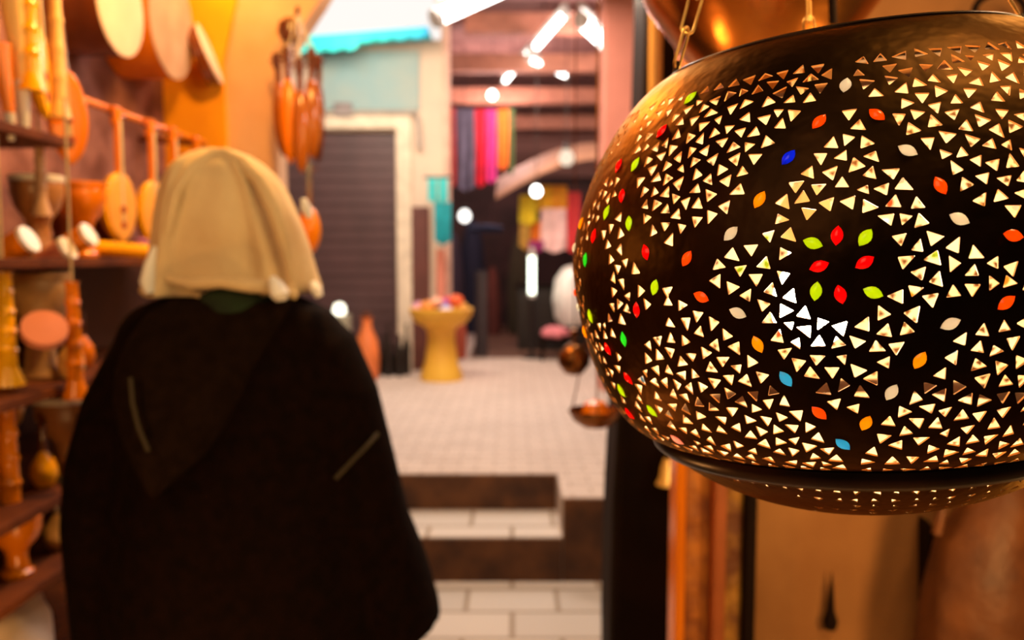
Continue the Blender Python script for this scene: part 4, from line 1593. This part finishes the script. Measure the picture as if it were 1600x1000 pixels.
g = MB()
TOR = [(446, 330, 405, .060, 0), (456, 290, 440, .085, 0), (468, 245, 480, .10, 0), (485, 208, 515, .115, 0), (510, 190, 535, .13, .003), (560, 178, 545, .15, .006), (640, 172, 552, .16, .008), (740, 168, 560, .165, .012), (850, 160, 572, .175, .018), (1000, 148, 590, .19, .025), (1250, 130, 610, .21, .035), (1500, 105, 630, .235, .05)]
rows = []
for i, (py, xl_, xr_, hd, fo) in enumerate(TOR):
    z = mz(py)
    rows.append(ring((rb(xl_) + rb(xr_)) / 2, .0, z, (rb(xr_) - rb(xl_)) / 2, hd, folds=fo, ph=.3 * i))
rows = [r_ for r_ in rows]
g.loft(rows)


def sleeve(path):
    rr_ = []
    for (px, py, hw, hd, yo) in path:
        c_ = Vector((rb(px), yo, mz(py)))
        rr_.append(c_)
    out = []
    for i, (px, py, hw, hd, yo) in enumerate(path):
        d_ = (rr_[min(i + 1, len(rr_) - 1)] - rr_[max(i - 1, 0)]).normalized()
        e1 = Vector((0, 1, 0))
        e2 = d_.cross(e1).normalized()
        out.append([rr_[i] + e2 * hw * KM * cos(2 * pi * k_ / 28) * (1 + .04 * sin(3 * 2 * pi * k_ / 28 + i)) + e1 * hd * sin(2 * pi * k_ / 28) for k_ in range(28)])
    g.loft(out)


sleeve([(262, 505, 28, .08, 0), (222, 555, 46, .10, 0), (192, 630, 58, .11, 0), (166, 725, 62, .115, 0), (152, 820, 62, .12, .01), (150, 920, 62, .125, .03), (150, 1010, 60, .13, .04), (150, 1030, 56, .125, .04)])
sleeve([(465, 495, 28, .09, 0), (505, 545, 50, .10, 0), (528, 620, 60, .11, 0), (552, 720, 62, .115, 0), (574, 820, 62, .12, .02), (598, 900, 63, .125, .05), (618, 980, 62, .13, .06), (622, 1000, 58, .125, .06)])
robe = g.build('robe', M_robe, man)
rm = robe.modifiers.new('remesh', 'REMESH')
rm.mode = 'VOXEL'
rm.voxel_size = .011
rm.use_smooth_shade = True
sm = robe.modifiers.new('smooth', 'SMOOTH')
sm.iterations = 5
# hood of the robe lying on the back
g = MB()
HP = [(466, 262, 450, .075, .04), (490, 222, 440, .105, .05), (530, 190, 415, .135, .055), (580, 168, 385, .155, .055), (630, 166, 362, .170, .05), (680, 178, 335, .182, .042), (720, 196, 305, .192, .034), (750, 215, 272, .190, .026), (768, 236, 252, .185, .012)]
rows = []
for py, xa, xb, yb, th in HP:
    xa, _, z = PW(xa, py, -yb - th * .5)
    xb = PW(xb, py, -yb - th * .5)[0]
    row = []
    n = 20
    for i in range(n + 1):
        u = i / n
        row.append((xa + (xb - xa) * u, -yb - th * sin(pi * u) ** .7 - .006 * sin(u * 9), z - .012 * sin(pi * u)))
    for i in range(n, -1, -1):
        u = i / n
        row.append((xa + (xb - xa) * u, -yb + .03, z))
    rows.append(row)
MB().loft(rows).build('robe_hood', mat('brown_black_wool', (.010, .0045, .0025), .95, col2=(.006, .0026, .0015), scale=40, bump=.3, bscale=180, spec=.05), man)
M_seam = mat('olive_braid', (.030, .019, .006), .8)


def seam(pts, yo):
    MB().tube([PW(a_, b_, y_) for (a_, b_), y_ in zip(pts, yo)], .004, 8).build('seam_braid', M_seam, robe)


seam([(204, 590), (207, 630), (217, 670), (232, 705)], [-.225, -.232, -.236, -.235])
seam([(590, 678), (575, 695), (552, 718), (524, 748)], [-.06, -.095, -.115, -.135])
seam([(94, 745), (100, 770), (108, 800)], [-.04, -.05, -.06])
# green scarf at the collar
rows = []
for py, xa, xb, hd in ((440, 325, 425, .075), (458, 318, 450, .100), (480, 325, 460, .118), (505, 345, 450, .128)):
    z = mz(py)
    rows.append(ring((rb(xa) + rb(xb)) / 2, -.012, z, (rb(xb) - rb(xa)) / 2, hd, 28))
MB().loft(rows).build('scarf', M_green, man)

# beige hood: outer silhouette lofted, arched back panel and heavy hem folds
HS = [(227, 336, 356, .022), (232, 314, 378, .050), (243, 292, 398, .080), (262, 272, 420, .105), (285, 260, 440, .118), (315, 250, 454, .125), (350, 243, 468, .128), (385, 236, 479, .128), (415, 229, 487, .126), (440, 222, 494, .124), (462, 216, 499, .122)]
rows = []
NR = 72
for j, (py, xa, xb, hd) in enumerate(HS):
    z = mz(py)
    cx_, hw = (rb(xa) + rb(xb)) / 2, (rb(xb) - rb(xa)) / 2
    t = j / (len(HS) - 1)
    row = []
    for i in range(NR):
        a_ = 2 * pi * i / NR
        c_, s2 = cos(a_), sin(a_)
        x_ = hw * (abs(c_) ** .9) * (1 if c_ >= 0 else -1)
        y_ = hd * (abs(s2) ** .85) * (1 if s2 >= 0 else -1)
        if s2 < 0:   # back panel: recessed inside a raised arch-shaped edge
            xn = x_ / hw
            arch = .62 - .05 * t
            dd = abs(xn) - arch
            y_ += .014 * (1 / (1 + math.exp(dd * 28))) * min(1, t * 3)
            y_ -= .018 * math.exp(-(dd / .09) ** 2) * min(1, t * 2.5)
            y_ += .007 * sin(xn * 9 + t * 5) * t
            y_ += .008 * noise.noise(Vector((x_ * 16, z * 16, 3)))
        zz = z
        if j == len(HS) - 1:
            zz += .014 * cos(2 * a_) + .012 * (s2 < 0) * (1 - abs(c_)) 
        row.append((cx_ + x_, y_ + .02, zz + .012 * noise.noise(Vector((x_ * 12, y_ * 12, z * 12)))))
    rows.append(row)
hd_ = MB().loft(rows, cap=False)
hd_.add(rows[0], [tuple(range(NR))])
hd_ = hd_.build('beige_hood', M_hood, man)
so = hd_.modifiers.new('thick', 'SOLIDIFY')
so.thickness = .006
ss = hd_.modifiers.new('sub', 'SUBSURF')
ss.levels = ss.render_levels = 1
# highlights at the hood corners, put in as white pieces
for pts, r_ in (([(245, 385), (238, 412), (234, 440), (238, 458)], (.012, .024, .030, .022)), ([(425, 432), (432, 446), (438, 460), (440, 470)], (.010, .026, .032, .016)), ([(474, 310), (478, 325), (484, 340)], (.010, .020, .012)), ([(488, 440), (494, 452), (499, 464)], (.012, .022, .014))):
    n = len(pts)
    yo = -.085 if pts[0][0] == 245 else -.05
    if pts[0][0] == 425:
        yo = -.135
    MB().tube([PW(a_, b_, yo) for a_, b_ in pts], list(r_), 14, flat=.5).build('painted_highlight', M_wh, hd_)
MB().tube([PW(a_, b_, y_) for a_, b_, y_ in ((256, 425, -.075), (262, 360, -.095), (275, 300, -.095), (300, 262, -.070), (330, 243, -.045), (352, 240, -.042), (380, 255, -.058), (408, 285, -.085), (430, 330, -.098), (446, 385, -.098), (458, 440, -.088))], [.005, .009, .011, .012, .012, .012, .013, .014, .014, .012, .006], 14).build('arched_fold', M_hood, hd_)
# heavy fold across the hem
MB().tube([PW(a_, b_, y_) for a_, b_, y_ in ((262, 436, -.085), (300, 444, -.11), (345, 440, -.120), (390, 446, -.118), (430, 450, -.105), (462, 462, -.07))], [.008, .013, .012, .014, .013, .008], 12).build('hem_fold', M_hood, hd_)
